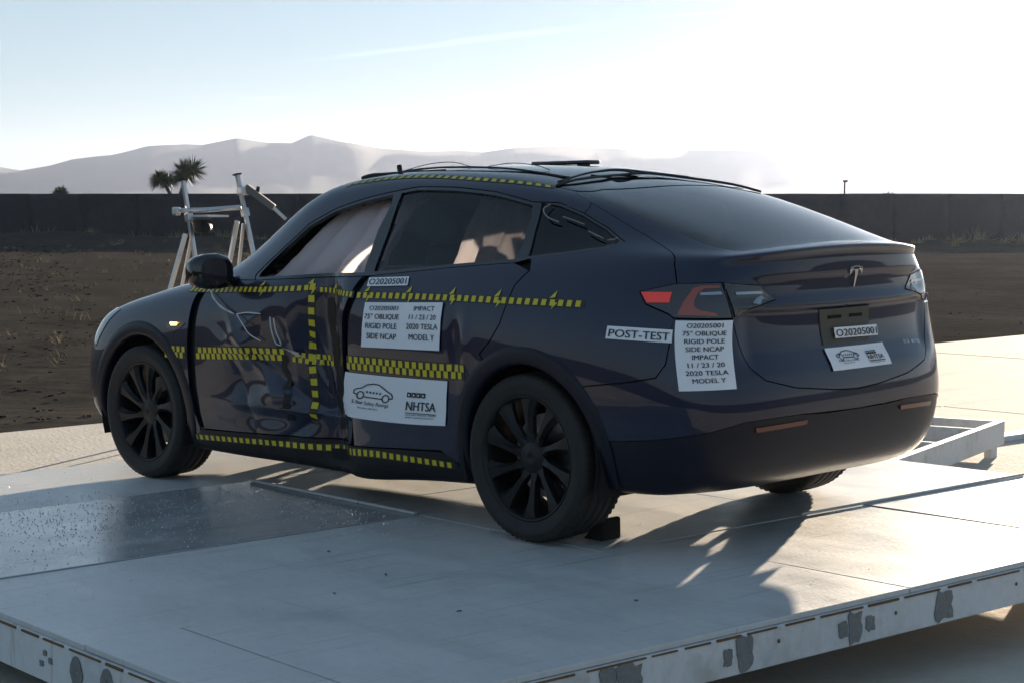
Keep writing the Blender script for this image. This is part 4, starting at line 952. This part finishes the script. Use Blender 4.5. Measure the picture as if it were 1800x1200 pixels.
def wear(name, dark, amount, scale=(60, 1.2, 1)):
    """long scuffs and blotchy stains over a painted surface"""
    nt = MATS[name].node_tree; b = nt.nodes['Principled BSDF']; src = b.inputs['Base Color'].links[0].from_socket
    t = nt.nodes.new('ShaderNodeTexCoord'); last = src
    for sc_, lo, hi, am in ((scale, .60, .70, amount), ((1.7, 1.7, 1), .56, .74, amount * .6), ((scale[1], scale[0], 1), .66, .74, amount * .6)):
        mp = nt.nodes.new('ShaderNodeMapping'); mp.inputs['Scale'].default_value = sc_; mp.inputs['Rotation'].default_value = (0, 0, .15); nt.links.new(t.outputs['Object'], mp.inputs[0])
        n = nt.nodes.new('ShaderNodeTexNoise'); n.inputs['Scale'].default_value = 1; n.inputs['Detail'].default_value = 6; nt.links.new(mp.outputs[0], n.inputs['Vector'])
        mr = nt.nodes.new('ShaderNodeMapRange'); mr.inputs['From Min'].default_value = lo; mr.inputs['From Max'].default_value = hi; mr.inputs['To Max'].default_value = am; nt.links.new(n.outputs[0], mr.inputs[0])
        mx = nt.nodes.new('ShaderNodeMixRGB'); mx.inputs[2].default_value = (*dark, 1); nt.links.new(mr.outputs[0], mx.inputs[0]); nt.links.new(last, mx.inputs[1]); last = mx.outputs[0]
    nt.links.new(last, b.inputs['Base Color'])
wear('deck_paint', (.27, .25, .22), .75); wear('beam_paint', (.30, .25, .19), .5, (14, 3, 3)); wear('deck_steel', (.16, .15, .14), .5); wear('concrete', (.33, .30, .26), .5, (3, .4, 1))
# desert floor: fine near the pad, coarse to the horizon
def axis_steps(lo, hi, fine0, fine1, step):
    a = list(np.arange(fine0, fine1, step)); g = step
    x = fine1
    while x < hi: a.append(x); g *= 1.35; x += g
    x = fine0 - step; g = step
    while x > lo: a.insert(0, x); g *= 1.35; x -= g
    return [lo] + a + [hi]
GX, GY = axis_steps(-4000, 4000, -4, 70, 1.1), axis_steps(-4000, 4000, -66, 16, 1.1)
V, F = [], []
for y in GY:
    for x in GX:
        out = max(x - 7.2, 0)
        h = GROUND_Z - .012
        if out > 0 and abs(x) < 200 and abs(y) < 200:
            k = min(out / 1.5, 1)
            h += k * (.05 * noise.noise((x * .5, y * .5, 0)) + .09 * noise.noise((x * .12, y * .12, 3)) + .02 * noise.noise((x * 1.9, y * 1.9, 5))) - .03 * k + .03 * k * noise.noise((x * .9, y * .25, 11))
            d_w = ((x - 79.0) * wall_n[0] + (y + 15.3) * wall_n[1])
            h += .55 * k * math.exp(-((d_w - 3.0) / 2.4) ** 2) * max(0, noise.noise((x * .16, y * .16, 9)) + .25 + (.5 if y > -36 else 0)) * .8
            h -= .05 * k * sum(math.exp(-((x - c + .6 * math.sin(y * .11)) / .35) ** 2) for c in (11.5, 13.2, 24, 25.8, 41, 43))
        V.append((x, y, h))
nx = len(GX)
F = [(j * nx + i, j * nx + i + 1, (j + 1) * nx + i + 1, (j + 1) * nx + i) for j in range(len(GY) - 1) for i in range(nx - 1)]
tag(pydata('ground', V, F, 'dirt', None, True), kind='structure')
# concrete pad in slabs
pad = bpy.data.objects.new('concrete_pad', None); COL.objects.link(pad); tag(pad, kind='structure')
for i, (x0, x1) in enumerate(((-9.5, -4.7), (-4.69, -.61), (-.60, 3.19), (3.20, 7.05))):
    for j in range(9):
        y0 = -30 + j * 4.6; bm = bmesh.new()
        bm_box(bm, ((x0 + x1) / 2, y0 + 2.295, GROUND_Z - .06 + random.Random(i * 9 + j).uniform(-.002, .002)), (x1 - x0, 4.585, .12), bevel=.008); from_bm('slab', bm, 'concrete', pad)
# ridge of hills, heights by bearing from the pad
view_az = math.atan2(-.68693, .72260)
ridge = [(-3000, 300), (-1800, 285), (-900, 292), (-300, 288), (0, 298), (40, 304), (90, 296), (130, 286), (200, 278), (260, 262), (330, 257), (360, 258), (420, 246), (470, 252), (515, 254), (548, 240), (600, 252), (660, 262),
         (740, 268), (800, 266), (850, 270), (900, 262), (1000, 258), (1080, 262), (1180, 266), (1280, 268), (1400, 270), (1500, 274), (1560, 276), (1620, 262), (1660, 252), (1700, 250), (1760, 262), (1850, 266), (2400, 280), (3400, 262), (5200, 290)]
V, F = [], []; rows = [(2150, 0), (2300, .10), (2450, .28), (2600, .52), (2750, .80), (2850, 1.0), (2950, .86), (3200, .3), (3400, 0)]
bear = np.concatenate([np.arange(-3000, -200, 40), np.arange(-200, 2000, 6), np.arange(2000, 5200, 40)])
for b_ in bear:
    hgt = (352 - np.interp(b_, [r[0] for r in ridge], [r[1] for r in ridge])) / 3200 * 2850 / math.cos(math.atan((b_ - 900) / 3200))
    an = view_az - math.atan((b_ - 900) / 3200)
    for (R, k) in rows:
        nn = noise.fractal((math.cos(an) * R * .004, math.sin(an) * R * .004, 7.), .9, 2.1, 5)
        h = hgt * k * (1 + (.16 * nn if k < .99 else .012 * nn))
        rr = R + 70 * noise.noise((b_ * .012, 2.2, R * .01))
        V.append((cam_ob.location.x + rr * math.cos(an), cam_ob.location.y + rr * math.sin(an), max(h, -2) + (1.4 if k else -3)))
nr = len(rows); F = [(i * nr + j, (i + 1) * nr + j, (i + 1) * nr + j + 1, i * nr + j + 1) for i in range(len(bear) - 1) for j in range(nr - 1)]
tag(pydata('hills', V, F, 'hills', None, True), kind='structure')
# stones and weeds on the dirt
def ground_h(x, y): 
    k = min(max(x - 7.2, 0) / 1.5, 1); return GROUND_Z - .012 + k * (.05 * noise.noise((x * .5, y * .5, 0)) + .09 * noise.noise((x * .12, y * .12, 3)) + .02 * noise.noise((x * 1.9, y * 1.9, 5))) - .03 * k
rnd = random.Random(31); bm = bmesh.new()
for k in range(900):
    r = rnd.uniform(0, 1) ** 1.6; x = 7.6 + r * 52; y = rnd.uniform(-1.5, 1.5) + (-.4 - (x - 7) * .55) if rnd.random() < .6 else rnd.uniform(-60, -8)
    s_ = rnd.uniform(.010, .030) * (1 + 1.5 * r)
    bm_box(bm, (x, y, ground_h(x, y) + s_ * .2), (s_ * 1.3, s_ * rnd.uniform(.8, 1.5), s_ * .5), Euler((0, 0, rnd.uniform(0, 6))).to_matrix())
tag(from_bm('stones', bm, 'dirt'), 'loose stones strewn over the dirt lot', 'stones', kind='stuff')
rnd = random.Random(37); bm = bmesh.new()
for k in range(420):
    r = rnd.uniform(0, 1) ** .8; x = 8.0 + r * 50; y = -.4 - (x - 7) * .55 + rnd.uniform(-5, 5) * (1 + r * 1.5); R = rnd.uniform(.06, .20)
    for q in range(14):
        a = rnd.uniform(0, 6.28); el = rnd.uniform(.3, 1.4); d = Vector((math.cos(a) * math.cos(el), math.sin(a) * math.cos(el), math.sin(el))) * R; s2 = Vector((-math.sin(a), math.cos(a), 0)) * .005 * (1 + r)
        b0 = Vector((x + rnd.gauss(0, R * .4), y + rnd.gauss(0, R * .4), ground_h(x, y) - .02)); bm.faces.new([bm.verts.new(b0 - s2), bm.verts.new(b0 + s2), bm.verts.new(b0 + d)])
tag(from_bm('dry_weeds', bm, 'dry_grass'), 'sparse dry weeds growing on the dirt lot', 'weeds', kind='stuff')
# ------------------------------------------------------------------ boundary wall
W0, W1 = Vector((79.0, -15.3, GROUND_Z)), Vector((20.6, -76.7, GROUND_Z))
wall = empty('boundary_wall', 'long dark panelled boundary wall at the far side of the dirt lot', 'wall', W0)
wd = (W1 - W0); WL = wd.length; wd.normalize(); wn_ = Vector((-wd.y, wd.x, 0)); npan = int(WL / 2.25)
rnd = random.Random(4)
for k in range(npan):
    a = k * 2.25; V, F = [], []; nxp, nzp = 7, 6; lean = rnd.uniform(-.05, .03); H = 1.985 + rnd.uniform(-.006, .006); ph = rnd.uniform(0, 9)
    for j in range(nzp + 1):
        for i in range(nxp + 1):
            t = i / nxp; z = H * j / nzp
            bulge = .07 * math.sin(math.pi * t) + .03 * noise.noise((a + t * 2.25, z * 1.3, ph)); sk = .10 * (z / H) * math.sin(ph)
            p = wd * (a - .03 + t * 2.31 + (sk if 0 < i < nxp else 0)) - wn_ * (bulge + lean * (1 - z / H))
            V.append((p.x, p.y, z))
    F = [(j * (nxp + 1) + i, j * (nxp + 1) + i + 1, (j + 1) * (nxp + 1) + i + 1, (j + 1) * (nxp + 1) + i) for j in range(nzp) for i in range(nxp)]
    n0 = len(V); V += [(v[0] + wn_.x * .16, v[1] + wn_.y * .16, v[2]) for v in V]
    F += [tuple(n0 + q for q in f[::-1]) for f in F]
    w1 = nxp + 1; top = nzp * w1
    F += [(top + i, top + i + 1, n0 + top + i + 1, n0 + top + i) for i in range(nxp)] + [(j * w1, (j + 1) * w1, n0 + (j + 1) * w1, n0 + j * w1) for j in range(nzp)] + [(j * w1 + nxp, n0 + j * w1 + nxp, n0 + (j + 1) * w1 + nxp, (j + 1) * w1 + nxp) for j in range(nzp)]
    pydata('panel', V, F, 'wall_cloth', wall, True)
# dry brush heaped along the wall foot
bm = bmesh.new(); rnd = random.Random(11)
for k in range(520):
    t = rnd.random(); off = 1 + abs(rnd.gauss(0, 2.2)); c = W0 + wd * (t * WL) - wn_ * -off * -1
    c = W0 + wd * (t * WL) + (-wn_) * off; big = rnd.random() < .25 or (t < .24 and rnd.random() < .5)
    R = rnd.uniform(.35, .8) if big else rnd.uniform(.12, .3)
    for q in range(46 if big else 16):
        a = rnd.uniform(0, 6.28); el = rnd.uniform(.1, 1.4); l = R * rnd.uniform(.6, 1.15)
        d = Vector((math.cos(a) * math.cos(el), math.sin(a) * math.cos(el), math.sin(el))) * l; s_ = Vector((-math.sin(a), math.cos(a), 0)) * .012
        b0 = c + Vector((rnd.gauss(0, R * .3), rnd.gauss(0, R * .3), 0))
        bm.faces.new([bm.verts.new(b0 - s_), bm.verts.new(b0 + s_), bm.verts.new(b0 + d * .6 + s_ + Vector((0, 0, .03))), bm.verts.new(b0 + d)])
tag(from_bm('dry_brush', bm, 'dry_grass'), 'dry tumbleweed and grass heaped along the foot of the wall', 'brush', kind='stuff')
# ------------------------------------------------------------------ Joshua trees behind the wall
def joshua(name, label, base, heads, seed, group='Joshua trees behind the wall'):
    rnd = random.Random(seed); t = empty(name, label, 'tree', base, group)
    b0 = Vector(base); bm = bmesh.new(); fork = Vector((0, 0, max(.3, (min(h[2] for h, r in heads) - b0.z) * .55)))
    bm_tube(bm, [(0, 0, -.1), fork * .5 + Vector((.04, .02, 0)), fork], [.20, .16, .13], 9)
    for h, r in heads:
        e = Vector(h) - b0; bm_tube(bm, [fork - Vector((0, 0, .1)), fork.lerp(e, .5) + Vector((.03, -.04, .03)), e], [.13, .11, .07], 8)
    from_bm('trunk', bm, 'bark', t, True)
    for h, r in heads:
        bm = bmesh.new(); e = Vector(h) - b0
        for sub in range(3):
            cc = e + Vector((rnd.gauss(0, r * .22), rnd.gauss(0, r * .22), rnd.gauss(0, r * .18)))
            for k in range(230):
                a = rnd.uniform(0, 6.283); sn = rnd.uniform(-.75, 1); cs = math.sqrt(1 - sn * sn); l = r * rnd.uniform(.6, .98)
                d = Vector((math.cos(a) * cs, math.sin(a) * cs, sn)); sd = d.orthogonal().normalized() * .018; st = cc + d * r * .08
                tip = cc + d * l + Vector((0, 0, -.06 * l))
                bm.faces.new([bm.verts.new(st - sd), bm.verts.new(st + sd), bm.verts.new(st.lerp(tip, .6) + sd * .8), bm.verts.new(tip), bm.verts.new(st.lerp(tip, .6) - sd * .8)])
        from_bm('crown', bm, 'yucca', t)
    return t
joshua('joshua_tree', 'Joshua tree with two round spiky heads above the wall', (75.9, -46.9, GROUND_Z), [((75.40, -47.45, 2.95), 1.02), ((76.30, -46.45, 2.28), .80)], 3)
joshua('joshua_tree', 'small Joshua tree whose single head just clears the wall', (80.1, -42.4, GROUND_Z), [((80.1, -42.4, 1.72), .52)], 5)
bm = bmesh.new(); p0 = Vector((51.8, -72.2, GROUND_Z)); bm_tube(bm, [(0, 0, 0), (.02, 0, 2.3), (.0, .02, 2.62), (-.10, .10, 2.72)], [.06, .05, .045, .03], 8)
lp = empty('bent_post', 'thin post with bent top standing behind the wall', 'post', p0); from_bm('pole', bm, 'bark', lp, True)
bm = bmesh.new(); bm_box(bm, (-.08, .08, 2.70), (.22, .16, .12), bevel=.03); from_bm('post_head', bm, 'bark', lp)
bm = bmesh.new(); rnd = random.Random(8)
for k in range(420):
    a = rnd.uniform(0, 6.28); d = Vector((math.cos(a) * rnd.uniform(0, .55), math.sin(a) * rnd.uniform(0, .55), rnd.uniform(0, 1))); d.z = 2.12 * (1 - .25 * (d.x ** 2 + d.y ** 2)) * rnd.uniform(.2, 1)
    s_ = Vector((rnd.uniform(-1, 1), rnd.uniform(-1, 1), rnd.uniform(-.4, 1))) * .10
    bm.faces.new([bm.verts.new(d), bm.verts.new(d + s_), bm.verts.new(d + s_ * .5 + Vector((.03, .03, .02)))])
o = from_bm('desert_shrub', bm, 'yucca'); o.location = (50.3, -73.9, GROUND_Z); tag(o, 'low rounded shrub whose top shows over the wall', 'shrub')

# ------------------------------------------------------------------ deck the car stands on
PLAT = TILT @ Matrix.Rotation(math.radians(-4.9), 4, 'Z')
deck = empty('test_deck', 'low painted steel deck of large plates under the car', 'platform', matrix=PLAT)
A0, A1, B0, B1 = -1.72, 3.52, -1.98, 3.07
plates = [(A0, -.43, B0, -.75), (A0, -.43, -.75, .50), (A0, -.43, .50, 2.72), (A0, -.43, 2.72, B1), (-.43, .80, B0, -.45), (-.43, .80, -.45, .83), (-.43, .80, .83, B1),
          (.80, 2.30, B0, -.45), (.80, 1.27, -.45, .83), (1.27, 2.30, -.45, .83), (2.30, A1, B0, .25), (2.30, A1, .25, B1)]
rnd = random.Random(2)
def plate(a0, a1, b0, b1, m, dz, name='plate'):
    g = .004; bm = bmesh.new(); n = 8; tl = (rnd.uniform(-.0015, .0015), rnd.uniform(-.0015, .0015))
    bm_box(bm, ((a0 + a1) / 2, (b0 + b1) / 2, -.010), (a1 - a0 - 2 * g, b1 - b0 - 2 * g, .02), bevel=.003)
    for v in bm.verts: v.co.z += dz + tl[0] * (v.co.x - a0) + tl[1] * (v.co.y - b0)
    return from_bm(name, bm, m, deck)
for i, p in enumerate(plates): plate(*p, 'deck_paint', -.0015 if i % 2 else -.003)
plate(.80, 2.30, .83, B1, 'deck_steel', -.001)
# curled lip along the far seam
bm = bmesh.new(); bm_box(bm, (-.437, -1.15, .006), (.012, 1.62, .012), bevel=.003); from_bm('seam_strip', bm, 'deck_paint', deck)
bm = bmesh.new(); bm_box(bm, (1.55, .845, .006), (1.45, .02, .012), bevel=.003); from_bm('seam_strip', bm, 'deck_paint', deck)
# channel beams round the edge
def beam(name, a0, a1, b0, b1, z0=-.155, z1=-.024):
    bm = bmesh.new(); bm_box(bm, ((a0 + a1) / 2, (b0 + b1) / 2, (z0 + z1) / 2), (a1 - a0, b1 - b0, z1 - z0), bevel=.004); return from_bm(name, bm, 'beam_paint', deck)
rear_beam = beam('edge_beam', A0 - .012, A0 + .05, B0, B1 + .012)
left_beam = beam('edge_beam', A0 + .052, A1, B1 - .05, B1 + .012, -.175)
beam('edge_beam', A0 + .052, A1, B0 - .012, B0 + .05); beam('edge_beam', A1 - .05, A1 + .012, B0 + .052, B1 - .052)
for a in (-.6, .5, 1.6, 2.7): beam('cross_beam', a, a + .08, B0 + .06, B1 - .06, -.15, -.03)
for a in (-.75, .55, 1.8, 3.2):
    for b in (-1.8, .5, 2.3):
        bm = bmesh.new(); bm_box(bm, (a, b, -.235), (.12, .12, .15)); from_bm('deck_foot', bm, 'rust', deck)
# rust lip with slots along the top of the beams
def rust_strip(a0, a1, b0, b1, along):
    rnd2 = random.Random(int(a0 * 100 + b0 * 77)); t = 0; Lh = (b1 - b0) if along == 'b' else (a1 - a0)
    bm = bmesh.new()
    while t < Lh:
        l = rnd2.uniform(.10, .26); g = rnd2.uniform(.02, .05)
        if along == 'b': bm_box(bm, (a0, b0 + t + l / 2, -.0275), (.006, l, rnd2.uniform(.005, .009)))
        else: bm_box(bm, (a0 + t + l / 2, b0, -.0275), (l, .006, rnd2.uniform(.005, .009)))
        t += l + g
    tag(from_bm('rust_strip', bm, 'rust', deck), kind='stuff')
rust_strip(A0 - .0135, A0, B0, B1, 'b'); rust_strip(A0, A1, B1 + .0135, B1, 'a')
# torn grey tape left on the beams
def ragged(cx, cz, w, h, seed):
    r = random.Random(seed); out = []
    for k in range(18):
        a = 2 * math.pi * k / 18; e = max(abs(math.cos(a)), abs(math.sin(a))); s_ = r.uniform(.72, 1.08)
        out.append((cx + w / 2 * math.cos(a) / e * s_, cz + h / 2 * math.sin(a) / e * min(s_, 1.0)))
    return out
def tape_patch(pts, axis, name='tape_patch', m='duct_tape'):
    n = len(pts); V = []
    for d in (0, .0025):
        for (q, z) in pts: V.append((A0 - .0135 - d, q, z) if axis == 'b' else (q, B1 + .0135 + d, z))
    F = [tuple(range(n)), tuple(range(2 * n - 1, n - 1, -1))] + [(i, (i + 1) % n, n + (i + 1) % n, n + i) for i in range(n)]
    o = pydata(name, V, F, m, deck); bm = bmesh.new(); bm.from_mesh(o.data); bmesh.ops.recalc_face_normals(bm, faces=bm.faces[:]); bm.to_mesh(o.data); bm.free()
for i, (b, w) in enumerate(((.335, .10), (.82, .08), (.74, .05), (.88, .05), (1.36, .085), (1.44, .04), (1.87, .11), (1.96, .08), (-.42, .09), (-1.1, .08), (2.5, .09))):
    tape_patch(ragged(b, -.090, w, .122 if w > .07 else .06, 30 + i), 'b')
def ring_pts(c, z, r): return [(c + r * .8 * math.cos(t) * random.Random(int(t * 50)).uniform(.85, 1.1), z + r * math.sin(t)) for t in [2 * math.pi * k / 16 for k in range(16)]]
for a, r in ((-.40, .058), (-.62, .058), (-1.05, .04)): tape_patch(ring_pts(a, -.10, r), 'a')
for i, a in enumerate((-.16, -.20, -.13, -.78, -.82, -.86)): tape_patch(ragged(a, -.075 - .02 * (i % 3), .03, .022, 70 + i), 'a')
for a in (-.40, -.62): tape_patch(ring_pts(a, -.095, .016), 'a', 'beam_hole', 'beam_paint')
for b in (.60, 1.20, -.1): tape_patch(ring_pts(b, -.075, .007), 'b', 'bolt_hole', 'rust')
# glass crumbs on the deck
rnd = random.Random(21); bm = bmesh.new()
def crumb(a, b, s):
    r = Euler((rnd.uniform(0, 6), rnd.uniform(0, 6), rnd.uniform(0, 6))).to_matrix()
    bm_box(bm, (a, b, s * .4 + .0005), (s * rnd.uniform(.7, 1.3), s, s * rnd.uniform(.5, 1)), r)
for k in range(1100): crumb(min(max(rnd.gauss(1.75, .55), -.2), 3.3), min(max(rnd.gauss(2.0, .5), 1.02), 3.0), rnd.uniform(.002, .0045))
for k in range(170): crumb(rnd.uniform(-1.6, 3.3), rnd.uniform(.2, 3.0), rnd.uniform(.002, .004))
for k in range(160): crumb(rnd.gauss(1.2, .45), rnd.gauss(1.15, .15), rnd.uniform(.003, .006))
mat('crumb_glass', (.50, .55, .55), .08, spec=.8)
gc = from_bm('glass_crumbs', bm, 'crumb_glass'); gc.matrix_world = PLAT; tag(gc, 'crumbs of broken window glass scattered over the deck', 'broken glass', kind='stuff')
# bits of dark trim lying about
for i, (a, b) in enumerate(((-.35, 2.05), (-.9, 1.9), (-.2, 1.72), (-1.2, 1.35), (.35, 1.62))):
    bm = bmesh.new(); bm_box(bm, (0, 0, .002), (.015 + .005 * (i % 3), .006, .004), Matrix.Rotation(i * 1.3, 3, 'Z'), .003)
    o = from_bm('trim_fragment', bm, 'plastic'); o.matrix_world = PLAT @ Matrix.Translation((a, b, 0)); tag(o, 'small dark fragment of plastic trim lying on the deck', 'debris', 'trim fragments on the deck')
# chock behind the rear wheel
bm = bmesh.new(); vs_ = [bm.verts.new(v) for v in ((-.09, -.07, 0), (.10, -.07, 0), (-.09, -.07, .105), (-.05, -.07, .105), (-.09, .07, 0), (.10, .07, 0), (-.09, .07, .105), (-.05, .07, .105))]
for f in ((0, 2, 3, 1), (4, 5, 7, 6), (0, 4, 6, 2), (2, 6, 7, 3), (3, 7, 5, 1), (0, 1, 5, 4)): bm.faces.new([vs_[i] for i in f])
bmesh.ops.recalc_face_normals(bm, faces=bm.faces[:]); bmesh.ops.bevel(bm, geom=bm.edges[:], offset=.006, segments=2, affect='EDGES')
ch = from_bm('wheel_chock', bm, 'shell'); ch.matrix_world = TILT @ Matrix.Translation((-.165, .655, 0)) @ Matrix.Diagonal((.6, .8, .85, 1)); tag(ch, 'black rubber chock wedged behind the rear wheel', 'wheel chock')

# ------------------------------------------------------------------ white ladder frame and plank on the pad
fr = empty('white_frame', 'white welded ladder frame lying beside the deck', 'frame', (0, 0, 0))
Af, Bf, Cf = Vector((.70, -2.62, 0)), Vector((1.31, -4.83, 0)), Vector((1.78, -4.70, 0)); Df = Af + (Cf - Bf)
def fbar(a, b, w=.055, h=.16, z=-.18):
    bm = bmesh.new(); bm_bar(bm, (a.x, a.y, z), (b.x, b.y, z), w, h, .004); from_bm('bar', bm, 'beam_paint', fr)
fbar(Af, Bf); fbar(Df, Cf); dirb = (Bf - Af).normalized() * .029
fbar(Bf - dirb + (Cf - Bf) * .06, Cf - dirb - (Cf - Bf) * .06, .05, .156); fbar(Af.lerp(Bf, .80) + (Cf - Bf) * .06, Df.lerp(Cf, .80) - (Cf - Bf) * .06, .04, .14); fbar(Af.lerp(Bf, .45) + (Cf - Bf) * .06, Df.lerp(Cf, .45) - (Cf - Bf) * .06, .04, .14)
for p in (Af.lerp(Bf, .9), Df.lerp(Cf, .9), Af.lerp(Bf, .1), Df.lerp(Cf, .1)):
    bm = bmesh.new(); bm_box(bm, (p.x, p.y, -.297), (.05, .08, .076)); from_bm('foot', bm, 'beam_paint', fr)
bm = bmesh.new(); bm_bar(bm, (1.70, -5.0, GROUND_Z + .022), (1.58, -7.2, GROUND_Z + .022), .13, .04, .004); tag(from_bm('plank', bm, 'beam_paint'), 'long white plank lying on the sunlit concrete', 'plank')

# ------------------------------------------------------------------ aluminium camera stand beyond the bonnet
st = empty('camera_stand', 'aluminium A-frame stand with crossbar and clamped camera arm', 'camera stand', (5.0, -1.1, GROUND_Z))
stinv = Matrix.Translation((-5.0, 1.1, -GROUND_Z))
def spart(name, fn, m='steel', smooth=False):
    bm = bmesh.new(); fn(bm); bmesh.ops.transform(bm, matrix=stinv, verts=bm.verts[:]); return from_bm(name, bm, m, st, smooth)
vd = Vector((.7226, -.6869, 0))
upL, upR = ((5.315, -.921, 1.525), (5.008, -1.03, GROUND_Z)), ((5.061, -1.192, 1.564), (4.684, -1.375, GROUND_Z))
for k, (a, b) in enumerate((upL, upR)):
    a, b = Vector(a), Vector(b)
    u = spart('upright', lambda bm: bm_bar(bm, a, b, .026, .026, .003))
    for t in (.12, .30): spart('clamp', lambda bm, t=t: bm_bar(bm, a.lerp(b, t), a.lerp(b, t + .03), .046, .046, .005))
    spart('end_cap', lambda bm: bm_bar(bm, a + (a - b).normalized() * .01, a, .046, .046), 'plastic')
spart('crossbar', lambda bm: bm_tube(bm, [(5.345, -.865, 1.318), (5.20, -1.02, 1.325), (5.03, -1.20, 1.342)], .017, 12), smooth=True)
spart('crossbar_eye', lambda bm: bm_box(bm, (5.335, -.875, 1.315), (.06, .04, .06), bevel=.012))
for a, f in (((5.283, -.912, 1.16), (5.52, -.50, GROUND_Z)), ((5.042, -1.174, 1.25), (5.16, -.83, GROUND_Z))):
    a, f = Vector(a), Vector(f) + vd * .25
    spart('brace', lambda bm: bm_bar(bm, a, f, .026, .026, .003)); spart('brace', lambda bm: bm_bar(bm, a + Vector((-.03, -.03, -.02)), f + Vector((-.12, -.12, 0)), .018, .018, .002))
    spart('rung', lambda bm: bm_bar(bm, a.lerp(f, .28), a.lerp(f, .28) + Vector((-.10, -.12, .02)), .022, .022))
spart('camera_arm', lambda bm: bm_bar(bm, (5.016, -1.23, 1.485), (4.875, -1.362, 1.340), .055, .045, .006), 'trim_grey'); spart('camera_arm_rod', lambda bm: bm_tube(bm, [(4.885, -1.352, 1.350), (4.815, -1.417, 1.262)], .012, 8))
spart('arm_clamp', lambda bm: bm_box(bm, (5.03, -1.215, 1.455), (.07, .06, .06), bevel=.01)); spart('arm_knob', lambda bm: bm_tube(bm, [(4.96, -1.285, 1.435), (4.955, -1.29, 1.485)], .012, 8), 'plastic')
spart('camera_body', lambda bm: bm_box(bm, (5.2, -1.005, 1.215), (.10, .10, .09), bevel=.012), 'plastic'); spart('lens', lambda bm: bm_tube(bm, [(5.17, -1.02, 1.21), (5.10, -.95, 1.20)], .032, 14), 'plastic', True); spart('mount_plate', lambda bm: bm_box(bm, (5.17, -1.04, 1.283), (.20, .17, .014)))

# ------------------------------------------------------------------ haze
bm = bmesh.new(); bm_box(bm, (0, 0, 68), (8400, 8400, 150)); hz = from_bm('haze', bm); tag(hz, kind='stuff')
hm = bpy.data.materials.new('haze'); hm.use_nodes = True; hn = hm.node_tree; hn.nodes.remove(hn.nodes['Principled BSDF'])
pv = hn.nodes.new('ShaderNodeVolumePrincipled'); pv.inputs['Color'].default_value = (.40, .60, 1, 1); 
pv.inputs['Density'].default_value = HAZE[0]; pv.inputs['Anisotropy'].default_value = .4
pd = hn.nodes.new('ShaderNodeVolumePrincipled'); pd.inputs['Color'].default_value = (1, .84, .64, 1); pd.inputs['Density'].default_value = HAZE[1]; pd.inputs['Anisotropy'].default_value = .93      # air above; this warm dust lobe is added for the sunward glow
pa = hn.nodes.new('ShaderNodeAddShader'); hn.links.new(pv.outputs[0], pa.inputs[0]); hn.links.new(pd.outputs[0], pa.inputs[1])
hn.links.new(pa.outputs[0], hn.nodes['Material Output'].inputs['Volume']); hz.data.materials.append(hm)
